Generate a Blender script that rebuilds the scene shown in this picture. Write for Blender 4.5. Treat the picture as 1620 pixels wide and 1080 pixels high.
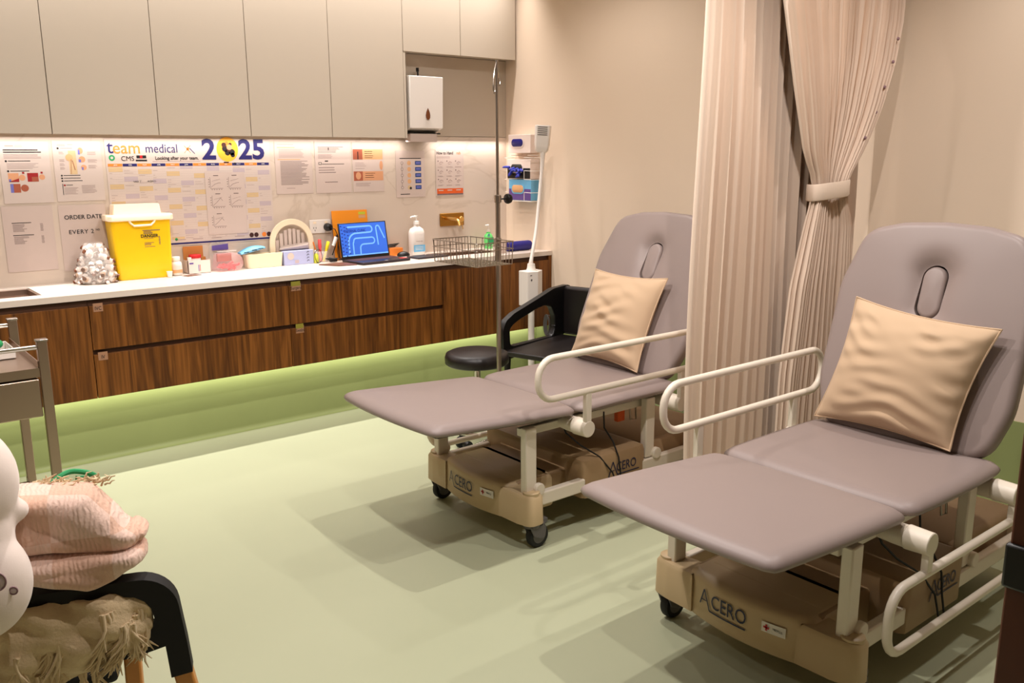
import bpy, bmesh, math, random
from mathutils import Vector, Matrix
random.seed(7)
PI = math.pi
for o in list(bpy.data.objects): bpy.data.objects.remove(o, do_unlink=True)
scn = bpy.context.scene
COL = scn.collection

# ------------------------------------------------------------ camera
CAM_Z = 1.5438; YAW, PIT, ROL = .6790, .2078, .0052; FPX = 1380.85
fw = Vector((math.sin(YAW)*math.cos(PIT), math.cos(YAW)*math.cos(PIT), -math.sin(PIT)))
r0 = Vector((math.cos(YAW), -math.sin(YAW), 0)); d0 = fw.cross(r0)
rt = r0*math.cos(ROL) + d0*math.sin(ROL); dn = fw.cross(rt)
cd = bpy.data.cameras.new('camera'); cam = bpy.data.objects.new('camera', cd); COL.objects.link(cam)
cd.sensor_width = 36; cd.lens = FPX*36/1620; cd.clip_start = .05
up = -dn
cam.matrix_world = Matrix(((rt.x, up.x, -fw.x, 0), (rt.y, up.y, -fw.y, 0), (rt.z, up.z, -fw.z, CAM_Z), (0, 0, 0, 1)))
scn.camera = cam

# ------------------------------------------------------------ colour management, world, lights
scn.view_settings.view_transform = 'Standard'; scn.view_settings.look = 'None'
scn.view_settings.gamma = 1; scn.view_settings.use_curve_mapping = False
scn.view_settings.exposure = 0.42
w = bpy.data.worlds.new('world'); scn.world = w; w.use_nodes = True
w.node_tree.nodes['Background'].inputs[0].default_value = (1, .9, .82, 1)
w.node_tree.nodes['Background'].inputs[1].default_value = .015
CEIL = 2.95
WARM = (1, .93, .89)
def spot(x, y, e, ang=150, size=.022, col=WARM, z=CEIL-.02):
    l = bpy.data.lights.new('downlight_and_fill', 'SPOT'); l.energy = e; l.color = col
    l.spot_size = math.radians(ang); l.spot_blend = .6; l.shadow_soft_size = size
    o = bpy.data.objects.new('downlight_and_fill', l); COL.objects.link(o); o.location = (x, y, z)
def strip(name, x0, x1, y, z, wid, e, col, rx=0.0, spread=180):
    l = bpy.data.lights.new(name, 'AREA'); l.shape = 'RECTANGLE'; l.size = x1-x0; l.size_y = wid
    l.energy = e; l.color = col; l.spread = math.radians(spread)
    o = bpy.data.objects.new(name, l); COL.objects.link(o); o.location = ((x0+x1)/2, y, z); o.rotation_euler = (rx, 0, 0)
for x, y, e in ((2.12, 2.55, 66), (.95, 2.6, 82), (.95, 3.8, 14), (2.12, 3.8, 18), (2.05, 1.4, 62), (.9, 1.4, 46),
                (3.3, 1.1, 46), (3.2, 3.75, 26), (-.3, 2.6, 24)):  # first lamp here is an added fill for the right wall and curtain
    spot(x, y, e)
strip('ceiling_strip', -1.2, 4.0, 4.86, CEIL-.02, .04, 36, WARM, 0, 75)
strip('shelf_strip', .3, 4.04, 5.055, 1.656, .015, 5.6, (1, .92, .88), math.radians(4))
strip('plinth_strip', .3, 4.04, 4.70, .364, .012, 3.8, (1, .95, .80), math.radians(42))

# ------------------------------------------------------------ materials
M = {}
def srgb(r, g, b):
    f = lambda c: ((c/255+.055)/1.055)**2.4 if c > 10 else c/255/12.92
    return (f(r), f(g), f(b), 1)
def mat(name, col, rough=.5, metal=0, bump=None, var=0, vscale=8, spec=.5, coat=0, trans=0, alpha=1, emit=0, sheen=0, ior=1.45):
    m = bpy.data.materials.new(name); m.use_nodes = True; nt = m.node_tree; b = nt.nodes['Principled BSDF']
    c = srgb(*col) if max(col) > 1 else (*col[:3], 1)
    b.inputs['Base Color'].default_value = c
    b.inputs['Roughness'].default_value = rough; b.inputs['Metallic'].default_value = metal
    b.inputs['Specular IOR Level'].default_value = spec; b.inputs['Coat Weight'].default_value = coat
    b.inputs['Transmission Weight'].default_value = trans; b.inputs['IOR'].default_value = ior
    b.inputs['Alpha'].default_value = alpha; b.inputs['Sheen Weight'].default_value = sheen
    if emit: b.inputs['Emission Color'].default_value = c; b.inputs['Emission Strength'].default_value = emit
    if bump or var:
        tc = nt.nodes.new('ShaderNodeTexCoord')
    if var:
        n = nt.nodes.new('ShaderNodeTexNoise'); n.inputs['Scale'].default_value = vscale; n.inputs['Detail'].default_value = 4
        nt.links.new(tc.outputs['Object'], n.inputs['Vector'])
        mx = nt.nodes.new('ShaderNodeMix'); mx.data_type = 'RGBA'
        mx.inputs[6].default_value = tuple(x*(1-var) for x in c[:3])+(1,); mx.inputs[7].default_value = tuple(min(1, x*(1+var)) for x in c[:3])+(1,)
        nt.links.new(n.outputs['Fac'], mx.inputs[0]); nt.links.new(mx.outputs[2], b.inputs['Base Color'])
    if bump:
        sc, st, dist = bump
        n = nt.nodes.new('ShaderNodeTexNoise'); n.inputs['Scale'].default_value = sc; n.inputs['Detail'].default_value = 5
        nt.links.new(tc.outputs['Object'], n.inputs['Vector'])
        bp = nt.nodes.new('ShaderNodeBump'); bp.inputs['Strength'].default_value = st; bp.inputs['Distance'].default_value = dist
        nt.links.new(n.outputs['Fac'], bp.inputs['Height']); nt.links.new(bp.outputs[0], b.inputs['Normal'])
    M[name] = m; return m
def N(m): return m.node_tree.nodes, m.node_tree.links, m.node_tree.nodes['Principled BSDF']
mat('wall', (232, 212, 190), .75, bump=(60, .08, .002), spec=.25)
mat('ceiling', (170, 160, 146), .9)
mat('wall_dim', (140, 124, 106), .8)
mat('upper_cab', (190, 177, 160), .45, spec=.35)
mat('floor', (178, 182, 152), .38, bump=(180, .06, .001), var=.03, vscale=3, spec=.4)
mat('vinyl_shaded', (144, 154, 100), .45, bump=(9, .25, .004), var=.06, vscale=4, spec=.35)  # darker copy of the floor vinyl, with its shade put into the colour
mat('black_gap', (14, 9, 6), .8)
mat('counter', (214, 200, 188), .25, var=.03, vscale=60, spec=.5)
mat('pad', (146, 131, 126), .42, bump=(260, .10, .0006), spec=.42)
mat('pad_dark', (52, 42, 38), .6)
mat('board', (30, 26, 24), .6)
mat('cream_metal', (228, 217, 200), .32, spec=.5, coat=.15)
mat('cream_plastic', (196, 172, 134), .42, spec=.45)
mat('cream_shaded', (158, 130, 96), .45, spec=.4)  # couch base cream with the shade under the pads put into its colour
mat('castor_grey', (92, 88, 88), .4)
mat('rubber', (16, 16, 17), .6)
mat('navy', (22, 28, 66), .5)
mat('red', (190, 24, 30), .5)
mat('white', (232, 226, 218), .45)
mat('white_plastic', (228, 220, 212), .35)
mat('linen', (200, 172, 142), .9, bump=(420, .25, .0008), sheen=.15, spec=.15)
mat('steel', (168, 158, 148), .28, metal=1)
mat('steel_brushed', (176, 156, 140), .33, metal=1, bump=(90, .05, .001))
mat('chrome', (200, 196, 190), .12, metal=1)
mat('gold', (225, 180, 104), .25, metal=1)
mat('gold_shaded', (164, 120, 56), .42, metal=1)  # tap gold darkened in colour, so the spout looks lit from above
mat('black_plastic', (12, 11, 11), .38)
mat('black_seat', (26, 21, 20), .4, bump=(200, .05, .001))
mat('black_fabric', (14, 12, 12), .75)
mat('curtain', (232, 210, 190), .85, bump=(500, .1, .0005), sheen=.2, spec=.15)
mat('paper', (202, 186, 176), .5)
mat('paper_dim', (198, 180, 170), .6)
mat('laminate', (202, 184, 174), .12, spec=.6)
mat('ink', (24, 20, 24), .7)
mat('ink_soft', (112, 94, 92), .7)
mat('ink_pale', (164, 144, 138), .7)
mat('orange', (232, 130, 48), .6)
mat('orange_deep', (212, 88, 30), .6)
mat('orange_folder', (246, 150, 36), .4)
mat('p_navy', (30, 26, 92), .6)
mat('p_blue', (24, 66, 130), .6)
mat('p_yellow', (244, 176, 50), .6)
mat('p_green', (40, 150, 90), .6)
mat('p_lav', (184, 168, 172), .7)
mat('p_cream', (204, 176, 134), .7)
mat('p_skin', (208, 150, 110), .7)
mat('p_skin_dark', (160, 84, 58), .7)
mat('p_tan', (216, 166, 118), .7)
mat('p_red', (150, 24, 24), .7)
mat('p_periw', (110, 110, 180), .7)
mat('p_teal', (90, 150, 150), .7)
mat('p_brown', (60, 26, 20), .7)
mat('yellow', (240, 196, 22), .35, spec=.4)
mat('lid_cream', (246, 226, 196), .4)
mat('cardboard', (190, 122, 60), .8)
mat('carton', (232, 214, 204), .5)
mat('lav_box', (172, 178, 214), .5)
mat('sky', (110, 180, 220), .5)
mat('purple', (92, 76, 150), .5)
mat('violet', (98, 72, 140), .5)
mat('glove_blue', (40, 50, 160), .45)
mat('deep_blue', (26, 22, 110), .5)
mat('pink_clear', (246, 200, 204), .15, alpha=.22, spec=.5)
mat('clear', (240, 232, 226), .08, alpha=.22, spec=.8)
mat('glass', (240, 236, 230), .05, alpha=.16, spec=1)
mat('amber', (110, 60, 30), .2, alpha=.9)
mat('vial_white', (236, 226, 218), .3)
mat('vial_pale', (176, 146, 122), .25)
mat('vial_grey', (106, 84, 72), .25)
mat('soft_plush', (232, 216, 206), .95, bump=(300, .2, .001), sheen=.4, spec=.1)
mat('plush_line', (150, 118, 124), .8)
mat('plush_pad', (206, 186, 190), .9)
mat('blond_wood', (196, 132, 62), .45, bump=(40, .05, .001), var=.12, vscale=20)
mat('throw', (214, 190, 152), .95, bump=(160, .6, .004), sheen=.3, spec=.1, var=.08, vscale=40)
mat('fringe', (222, 198, 160), .95, sheen=.3, spec=.1)
mat('door_wood', (84, 40, 18), .5, bump=(30, .08, .001), var=.15, vscale=14)
mat('cork', (206, 170, 120), .8)
mat('weave', (238, 222, 192), .7)
mat('laptop', (46, 38, 42), .4, metal=.3)
mat('screen_blue', (44, 92, 190), .3, emit=.42)
mat('screen_light', (100, 156, 236), .3, emit=.5)
mat('screen_dark', (20, 30, 110), .3, emit=.2)
mat('leather_brown', (98, 60, 42), .5)
mat('tape', (158, 116, 88), .6)
mat('tape_green', (130, 122, 40), .6)
mat('soap_green', (110, 220, 120), .2, alpha=.8)
mat('lime', (196, 200, 60), .4)
mat('pink_hot', (246, 84, 86), .4)
mat('yel_pen', (240, 214, 40), .4)
mat('lamp_blue', (172, 180, 200), .35)
# cabinet veneer
def wood_mat():
    m = mat('veneer', (126, 78, 36), .42, spec=.35); nd, ln, b = N(m)
    g = nd.new('ShaderNodeNewGeometry'); mp = nd.new('ShaderNodeMapping'); mp.inputs['Scale'].default_value = (26, 26, 1.5)
    ln.new(g.outputs['Position'], mp.inputs[0])
    n = nd.new('ShaderNodeTexNoise'); n.inputs['Scale'].default_value = 1; n.inputs['Detail'].default_value = 6; n.inputs['Distortion'].default_value = 1.2
    ln.new(mp.outputs[0], n.inputs['Vector'])
    mp2 = nd.new('ShaderNodeMapping'); mp2.inputs['Scale'].default_value = (90, 90, 3); ln.new(g.outputs['Position'], mp2.inputs[0])
    n2 = nd.new('ShaderNodeTexNoise'); n2.inputs['Scale'].default_value = 1; n2.inputs['Detail'].default_value = 4; ln.new(mp2.outputs[0], n2.inputs['Vector'])
    ad = nd.new('ShaderNodeMath'); ad.operation = 'MULTIPLY_ADD'; ad.inputs[1].default_value = .35; ln.new(n2.outputs['Fac'], ad.inputs[0]); ln.new(n.outputs['Fac'], ad.inputs[2])
    cr = nd.new('ShaderNodeValToRGB'); e = cr.color_ramp.elements
    e[0].position = .50; e[0].color = srgb(74, 40, 10); e[1].position = .86; e[1].color = srgb(128, 78, 30)
    x = e.new(.68); x.color = srgb(100, 58, 18)
    ln.new(ad.outputs[0], cr.inputs[0]); ln.new(cr.outputs[0], b.inputs['Base Color'])
    return m
wood_mat()
m = mat('veneer_dark', (70, 40, 18), .6)
# marble splashback
def marble():
    m = mat('marble', (206, 190, 174), .22, spec=.45); nd, ln, b = N(m)
    g = nd.new('ShaderNodeNewGeometry')
    n = nd.new('ShaderNodeTexNoise'); n.inputs['Scale'].default_value = 1.3; n.inputs['Detail'].default_value = 6; n.inputs['Distortion'].default_value = 1.0
    ln.new(g.outputs['Position'], n.inputs['Vector'])
    cr = nd.new('ShaderNodeValToRGB'); e = cr.color_ramp.elements
    e[0].position = .485; e[0].color = srgb(208, 192, 176); e[1].position = .515; e[1].color = srgb(208, 192, 176)
    x = e.new(.5); x.color = srgb(198, 181, 164)
    ln.new(n.outputs['Fac'], cr.inputs[0]); ln.new(cr.outputs[0], b.inputs['Base Color'])
marble()
# pink muslin with pale checks and crinkle
def muslin():
    m = mat('muslin', (222, 180, 158), .95, sheen=.3, spec=.1); nd, ln, b = N(m)
    tc = nd.new('ShaderNodeTexCoord')
    ch = nd.new('ShaderNodeTexChecker'); ch.inputs['Scale'].default_value = 9
    ch.inputs['Color1'].default_value = srgb(232, 200, 184); ch.inputs['Color2'].default_value = srgb(220, 180, 158)
    ln.new(tc.outputs['Object'], ch.inputs['Vector']); ln.new(ch.outputs['Color'], b.inputs['Base Color'])
    wv = nd.new('ShaderNodeTexWave'); wv.inputs['Scale'].default_value = 34; wv.inputs['Distortion'].default_value = 7; wv.inputs['Detail'].default_value = 3; wv.bands_direction = 'X'
    ln.new(tc.outputs['Object'], wv.inputs['Vector'])
    n = nd.new('ShaderNodeTexNoise'); n.inputs['Scale'].default_value = 110; ln.new(tc.outputs['Object'], n.inputs['Vector'])
    ad = nd.new('ShaderNodeMath'); ad.operation = 'ADD'; ln.new(wv.outputs['Fac'], ad.inputs[0]); ln.new(n.outputs['Fac'], ad.inputs[1])
    bp = nd.new('ShaderNodeBump'); bp.inputs['Strength'].default_value = .5; bp.inputs['Distance'].default_value = .0025
    ln.new(ad.outputs[0], bp.inputs['Height']); ln.new(bp.outputs[0], b.inputs['Normal'])
muslin()

# ------------------------------------------------------------ helpers
def tag(o, label=None, cat=None, group=None, kind=None):
    if label: o['label'] = label
    if cat: o['category'] = cat
    if group: o['group'] = group
    if kind: o['kind'] = kind
    return o
def thing(name, label, cat, loc=(0, 0, 0), rz=0, group=None):
    o = bpy.data.objects.new(name, None); COL.objects.link(o); o.empty_display_size = .05
    o.location = loc; o.rotation_euler = (0, 0, rz); return tag(o, label, cat, group)
def copy_tree(o, parent=None):
    c = o.copy(); COL.objects.link(c); c.parent = parent
    for ch in list(o.children): copy_tree(ch, c)
    return c
def V(*a): return Vector(a)
class MB:
    def __init__(s): s.v = []; s.f = []; s.m = []
    def add(s, vs, fs, mi=0):
        o = len(s.v); s.v += [tuple(x) for x in vs]; s.f += [tuple(i+o for i in f) for f in fs]; s.m += [mi]*len(fs); return s
    def box(s, x0, x1, y0, y1, z0, z1, mi=0, mt=None):
        vs = [V(x, y, z) for x in (x0, x1) for y in (y0, y1) for z in (z0, z1)]
        if mt: vs = [mt @ v for v in vs]
        return s.add(vs, [(0, 1, 3, 2), (4, 6, 7, 5), (0, 4, 5, 1), (2, 3, 7, 6), (0, 2, 6, 4), (1, 5, 7, 3)], mi)
    def rect(s, x0, z0, x1, z1, y=0, mi=0):           # upright rectangle facing -y
        return s.add([(x0, y, z0), (x1, y, z0), (x1, y, z1), (x0, y, z1)], [(0, 1, 2, 3)], mi)
    def loops(s, L, mi=0, cap0=True, cap1=True, closed=True):
        n = len(L[0]); vs = [p for l in L for p in l]; fs = []
        for i in range(len(L)-1):
            for j in range(n if closed else n-1):
                k = (j+1) % n; fs.append((i*n+j, i*n+k, (i+1)*n+k, (i+1)*n+j))
        if cap0: fs.append(tuple(range(n-1, -1, -1)))
        if cap1: fs.append(tuple((len(L)-1)*n+j for j in range(n)))
        return s.add(vs, fs, mi)
    def tube(s, pts, r, n=10, mi=0, closed=False, rect=None, cap=True):
        P = [Vector(p) for p in pts]; rr = r if isinstance(r, (list, tuple)) else [r]*len(P)
        N_ = len(P); T = []
        for i in range(N_):
            a = P[(i-1) % N_] if (closed or i > 0) else P[i]; b = P[(i+1) % N_] if (closed or i < N_-1) else P[i]
            T.append((b-a).normalized())
        up = V(0, 0, 1) if abs(T[0].z) < .9 else V(0, 1, 0)
        x = T[0].cross(up).normalized(); L = []
        for i in range(N_):
            x = (x-T[i]*x.dot(T[i])).normalized(); y = T[i].cross(x)
            if rect: ring = [P[i]+x*a*rect[0]+y*b*rect[1] for a, b in ((-.5, -.5), (.5, -.5), (.5, .5), (-.5, .5))]
            else: ring = [P[i]+(x*math.cos(2*PI*k/n)+y*math.sin(2*PI*k/n))*rr[i] for k in range(n)]
            L.append(ring)
        if closed: L.append(L[0])
        return s.loops(L, mi, cap and not closed, cap and not closed)
    def cyl(s, a, b, r, n=20, mi=0, r2=None): return s.tube([a, b], [r, r if r2 is None else r2], n, mi)
    def lathe(s, prof, c=(0, 0, 0), n=24, mi=0, mt=None, cap0=True, cap1=True):
        L = []
        for r, z in prof:
            ring = [V(r*math.cos(2*PI*k/n), r*math.sin(2*PI*k/n), z) for k in range(n)]
            L.append([(mt @ p if mt else p)+Vector(c) for p in ring])
        return s.loops(L, mi, cap0, cap1)
    def prism(s, poly, z0, z1, mi=0, mt=None):
        L = [[V(x, y, z) for x, y in poly] for z in (z0, z1)]
        if mt: L = [[mt @ p for p in l] for l in L]
        return s.loops(L, mi)
    def disc(s, cx, cz, r, y=0, mi=0, n=20, sx=1):
        return s.add([(cx+r*sx*math.cos(2*PI*k/n), y, cz+r*math.sin(2*PI*k/n)) for k in range(n)], [tuple(range(n))], mi)
    def line(s, pts, wd, y=0, mi=0):                   # flat stroke in the xz plane
        for (a, b), (c, d) in zip(pts, pts[1:]):
            l = math.hypot(c-a, d-b) or 1; nx, nz = -(d-b)/l*wd/2, (c-a)/l*wd/2
            s.add([(a+nx, y, b+nz), (a-nx, y, b-nz), (c-nx, y, d-nz), (c+nx, y, d+nz)], [(0, 1, 2, 3)], mi)
        return s
    def build(s, name, mats, parent=None, bevel=0, seg=2, smooth=40, world=False, loc=None, subsurf=0, orient=True, solid=0):
        vs = s.v
        if world and parent is not None:
            L = parent.location; vs = [(a-L.x, b-L.y, c-L.z) for a, b, c in vs]
        if world and parent is None and loc is not None:
            vs = [(a-loc[0], b-loc[1], c-loc[2]) for a, b, c in vs]
        me = bpy.data.meshes.new(name); me.from_pydata(vs, [], s.f)
        for mm in (mats if isinstance(mats, (list, tuple)) else [mats]): me.materials.append(M[mm])
        me.polygons.foreach_set('material_index', s.m)
        bm = bmesh.new(); bm.from_mesh(me)
        if orient: bmesh.ops.recalc_face_normals(bm, faces=bm.faces)
        bm.to_mesh(me); bm.free()
        if smooth:
            me.polygons.foreach_set('use_smooth', [True]*len(me.polygons)); me.set_sharp_from_angle(angle=math.radians(smooth))
        me.update()
        o = bpy.data.objects.new(name, me); COL.objects.link(o)
        if parent is not None: o.parent = parent
        if loc is not None: o.location = loc
        if solid:
            q = o.modifiers.new('solid', 'SOLIDIFY'); q.thickness = solid; q.offset = 0
        if bevel:
            q = o.modifiers.new('bevel', 'BEVEL'); q.width = bevel; q.segments = seg; q.limit_method = 'ANGLE'; q.angle_limit = math.radians(35); q.harden_normals = False
        if subsurf:
            q = o.modifiers.new('sub', 'SUBSURF'); q.levels = q.render_levels = subsurf
        return o
FRONT = Matrix(((1, 0, 0), (0, 0, -1), (0, 1, 0)))     # text faces -y
LEFTW = Matrix(((0, 0, -1), (-1, 0, 0), (0, 1, 0)))    # text faces -x, reads towards -y
UPW = Matrix(((1, 0, 0), (0, 1, 0), (0, 0, 1)))
def text(s, size, loc, mt, parent, material, name='lettering', align='CENTER', sx=1.0, bold=0, fn=None, sp=1.0):
    c = bpy.data.curves.new('t', 'FONT'); c.body = s; c.size = size; c.align_x = align; c.align_y = 'CENTER'
    c.extrude = .00015; c.offset = bold; c.resolution_u = 3; c.space_character = sp
    t = bpy.data.objects.new('t', c); COL.objects.link(t); dg = bpy.context.evaluated_depsgraph_get(); dg.update()
    me = bpy.data.meshes.new_from_object(t.evaluated_get(dg)); bpy.data.objects.remove(t); bpy.data.curves.remove(c)
    me.name = name
    for v in me.vertices:
        p = mt @ V(v.co.x*sx, v.co.y, v.co.z)
        if fn: p = fn(p)
        v.co = p
    me.materials.clear(); me.materials.append(M[material])
    o = bpy.data.objects.new(name, me); COL.objects.link(o); o.parent = parent; o.location = loc; return o
def rpoly(pts, rad, n=7):                               # polygon with rounded corners
    out = []; k = len(pts); R = rad if isinstance(rad, (list, tuple)) else [rad]*k
    for i in range(k):
        p = V(*pts[i]); a = V(*pts[i-1]); b = V(*pts[(i+1) % k]); u = (a-p).normalized(); w_ = (b-p).normalized()
        ang = u.angle(w_); r = R[i]
        if r <= 0: out.append((p.x, p.y)); continue
        t = r/math.tan(ang/2); c = p+(u+w_).normalized()*(r/math.sin(ang/2))
        s0 = p+u*t; s1 = p+w_*t; a0 = math.atan2(s0.y-c.y, s0.x-c.x); a1 = math.atan2(s1.y-c.y, s1.x-c.x)
        da = (a1-a0+PI) % (2*PI)-PI
        for j in range(n+1):
            q = a0+da*j/n; out.append((c.x+r*math.cos(q), c.y+r*math.sin(q)))
    return out
def resample(poly, n):
    k = len(poly); L = [0]
    for i in range(k): L.append(L[-1]+math.dist(poly[i], poly[(i+1) % k]))
    out = []; j = 0
    for i in range(n):
        t = L[-1]*i/n
        while L[j+1] < t: j += 1
        f = (t-L[j])/((L[j+1]-L[j]) or 1); a, b = poly[j], poly[(j+1) % k]
        out.append((a[0]+(b[0]-a[0])*f, a[1]+(b[1]-a[1])*f))
    return out
def inset(poly, d):
    n = len(poly); out = []
    ar = sum(poly[i][0]*poly[(i+1) % n][1]-poly[(i+1) % n][0]*poly[i][1] for i in range(n)); sg = 1 if ar > 0 else -1
    for i in range(n):
        a, b = V(*poly[i-1]), V(*poly[(i+1) % n]); t = (b-a).normalized(); out.append((poly[i][0]-t.y*d*sg, poly[i][1]+t.x*d*sg))
    return out
def arc(cx, cy, r, a0, a1, n=8): return [(cx+r*math.cos(a0+(a1-a0)*i/n), cy+r*math.sin(a0+(a1-a0)*i/n)) for i in range(n+1)]
def cushion(mb, poly, z0, z1, r, crown=.006, mt=None, mi=0):
    """upholstered pad: thin soft edge, pillowy crowned top"""
    P = resample(poly, 96); prof = [(.012, z0), (.003, z0+.004), (0, z0+.011)]
    h = z1-z0-.012
    for i in range(1, 13): a = PI/2*i/12; prof.append((.052*(1-math.cos(a)), z0+.012+h*math.sin(a)))
    xs_ = [p[0] for p in P]; ys_ = [p[1] for p in P]; cx, cy = (min(xs_)+max(xs_))/2, (min(ys_)+max(ys_))/2; hx_, hy_ = (max(xs_)-min(xs_))/2, (max(ys_)-min(ys_))/2
    sc_ = lambda d: [(cx+(x-cx)*(1-d/hx_), cy+(y-cy)*(1-d/hy_)) for x, y in P]
    L = [[V(x, y, z) for x, y in sc_(d)] for d, z in prof]
    base = sc_(.052)
    for t, q in ((.85, .4), (.6, .75), (.3, .95), (.04, 1)):
        L.append([V(cx+(x-cx)*t, cy+(y-cy)*t, z1+crown*q) for x, y in base])
    if mt: L = [[mt @ p for p in l] for l in L]
    mb.loops(L, mi)
    return mb
def bulged(x0, x1, w0, w1, b0, b1, bs, r, n=10):
    """four-sided outline with bowed edges; x0 end half-width w0, x1 end half-width w1"""
    P = []; e = []
    def edge(a, b, nx, ny, k):
        for i in range(n):
            t = i/n; P.append((a[0]+(b[0]-a[0])*t+nx*k*4*t*(1-t), a[1]+(b[1]-a[1])*t+ny*k*4*t*(1-t)))
    A, B, C_, D_ = (x1, w1), (x0, w0), (x0, -w0), (x1, -w1)
    edge(A, B, 0, 1, bs); edge(B, C_, -1, 0, b0); edge(C_, D_, 0, -1, bs); edge(D_, A, 1, 0, b1)
    R = [r if i % n == 0 else 0 for i in range(4*n)]
    return rpoly(P, [min(q, .04) if i in (0, 3*n) else q for i, q in enumerate(R)], 7)
def struct(name, mb, mm, **k): return tag(mb.build(name, mm, **k), kind='structure')

# ============================================================ the room
XW = 4.08; YB = 5.125; X0 = -1.6; Y0 = -1.6
struct('floor', MB().box(X0, XW, Y0, YB, -.05, 0), 'floor')
struct('wall_right', MB().box(XW, XW+.1, Y0, YB+.1, 0, CEIL), 'wall')
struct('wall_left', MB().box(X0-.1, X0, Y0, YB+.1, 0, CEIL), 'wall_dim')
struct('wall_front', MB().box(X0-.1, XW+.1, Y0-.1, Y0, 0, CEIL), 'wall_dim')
struct('wall_back', MB().box(X0, XW, YB, YB+.1, 0, CEIL), 'upper_cab')
struct('ceiling', MB().box(X0-.1, XW+.1, Y0-.1, YB+.1, CEIL, CEIL+.1), 'ceiling')
struct('trim_1', MB().box(X0, XW, YB-.012, YB, .9, 1.685), 'marble')      # stone splashback slab
# green sheet vinyl turned up the walls, with a cove at the floor
cove = [(0, .385)]+[(.05-.05*math.cos(a), .05-.05*math.sin(a)) for a in [PI/2*i/6 for i in range(7)]]
cv = lambda wy: [(-d, z) for d, z in cove]
mb = MB(); L = []
for y in (Y0, YB): L.append([V(XW-.006-(d), y, z) for d, z in [(0, .385), (0, .05)]+[(.05*(1-math.cos(PI/2*i/6)), .05*(1-math.sin(PI/2*i/6))+.0005) for i in range(1, 7)]]+[V(XW, y, .0005), V(XW, y, .385)])
mb.loops(L); struct('baseboard_right', mb, 'vinyl_shaded')
YK = 4.765
mb = MB(); L = []
for x in (X0, XW-.006): L.append([V(x, YK-d, z) for d, z in [(0, .366), (0, .03)]+[(.03*(1-math.cos(PI/2*i/6)), .03*(1-math.sin(PI/2*i/6))+.0005) for i in range(1, 7)]]+[V(x, YK+.02, .0005), V(x, YK+.02, .366)])
mb.loops(L); struct('baseboard_back', mb, 'vinyl_shaded')
struct('trim_2', MB().box(X0, XW, YK+.02, YB, 0, .366), 'black_gap')
# dark timber door edge with a black latch, just inside the right of the frame
dr = MB().box(1.022, 1.30, .325, .365, 0, 2.05)
d1 = struct('door_1', dr, 'door_wood', bevel=.003)
MB().box(1.016, 1.09, .319, .368, 1.058, 1.112).build('door_latch', 'black_plastic', d1, bevel=.004)

# ============================================================ base cabinets
YF = 4.62; ZB = .371
def tape_label(parent, s, x, z, green=False, w=.045):
    t = MB().rect(x, z-.03, x+w, z+.012, YF-.0215)
    o = t.build('tape_label', 'tape', parent, world=True, smooth=0)
    if green: MB().rect(x, z-.002, x+w*.95, z+.024, YF-.0222).build('tape_flag', 'tape_green', o, smooth=0).location = -parent.location
    text(s, .026, (x+w/2-parent.location.x, YF-.023-parent.location.y, z-.014-parent.location.z), FRONT, parent, 'ink', 'label_writing', sx=.8)
def base_unit(x0, x1, label, drawers, tapes=()):
    t = thing('base_cabinet', label, 'cabinet', (x0, YF, ZB))
    g = .002
    b = MB().box(x0+.001, x1-.001, YF+.001, YB-.02, ZB+.004, .866); b.build('carcass', 'veneer_dark', t, world=True)
    if drawers:
        for z0, z1 in ((ZB, .592), (.617, .838)):
            MB().box(x0+g, x1-g, YF-.02, YF, z0, z1).build('drawer_front', 'veneer', t, bevel=.001, world=True)
    else:
        MB().box(x0+g, x1-g, YF-.02, YF, ZB, .838).build('door', 'veneer', t, bevel=.001, world=True)
    for a in tapes: tape_label(t, *a)
    return t
base_unit(-.6, .5, 'walnut veneer base cabinet behind the steel trolley', False)
base_unit(.5, 1.04, 'plain walnut veneer cabinet door under the left sink, beside the trolley', False)
base_unit(1.04, 2.09, 'wide walnut drawer unit under the yellow sharps bin, tape labels at its left edge', True, ((('IVC'), 1.06, .838), ('IV', 1.06, .592)))
base_unit(2.09, 3.145, 'wide walnut drawer unit under the laptop, with green-topped tape labels', True, (('Surgery', 2.105, .838, True, .06), ('Swabs', 2.12, .592, True, .05)))
base_unit(3.145, 4.05, 'walnut cabinet with plain doors under the right sink, by the wall', False)
MB().box(4.05, XW-.001, YF-.015, YB-.03, ZB, .868).build('filler_panel', 'veneer', loc=(4.05, YF, ZB), world=True)
tag(bpy.data.objects['filler_panel'], 'narrow walnut filler strip between the last cabinet and right wall', 'panel')
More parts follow.
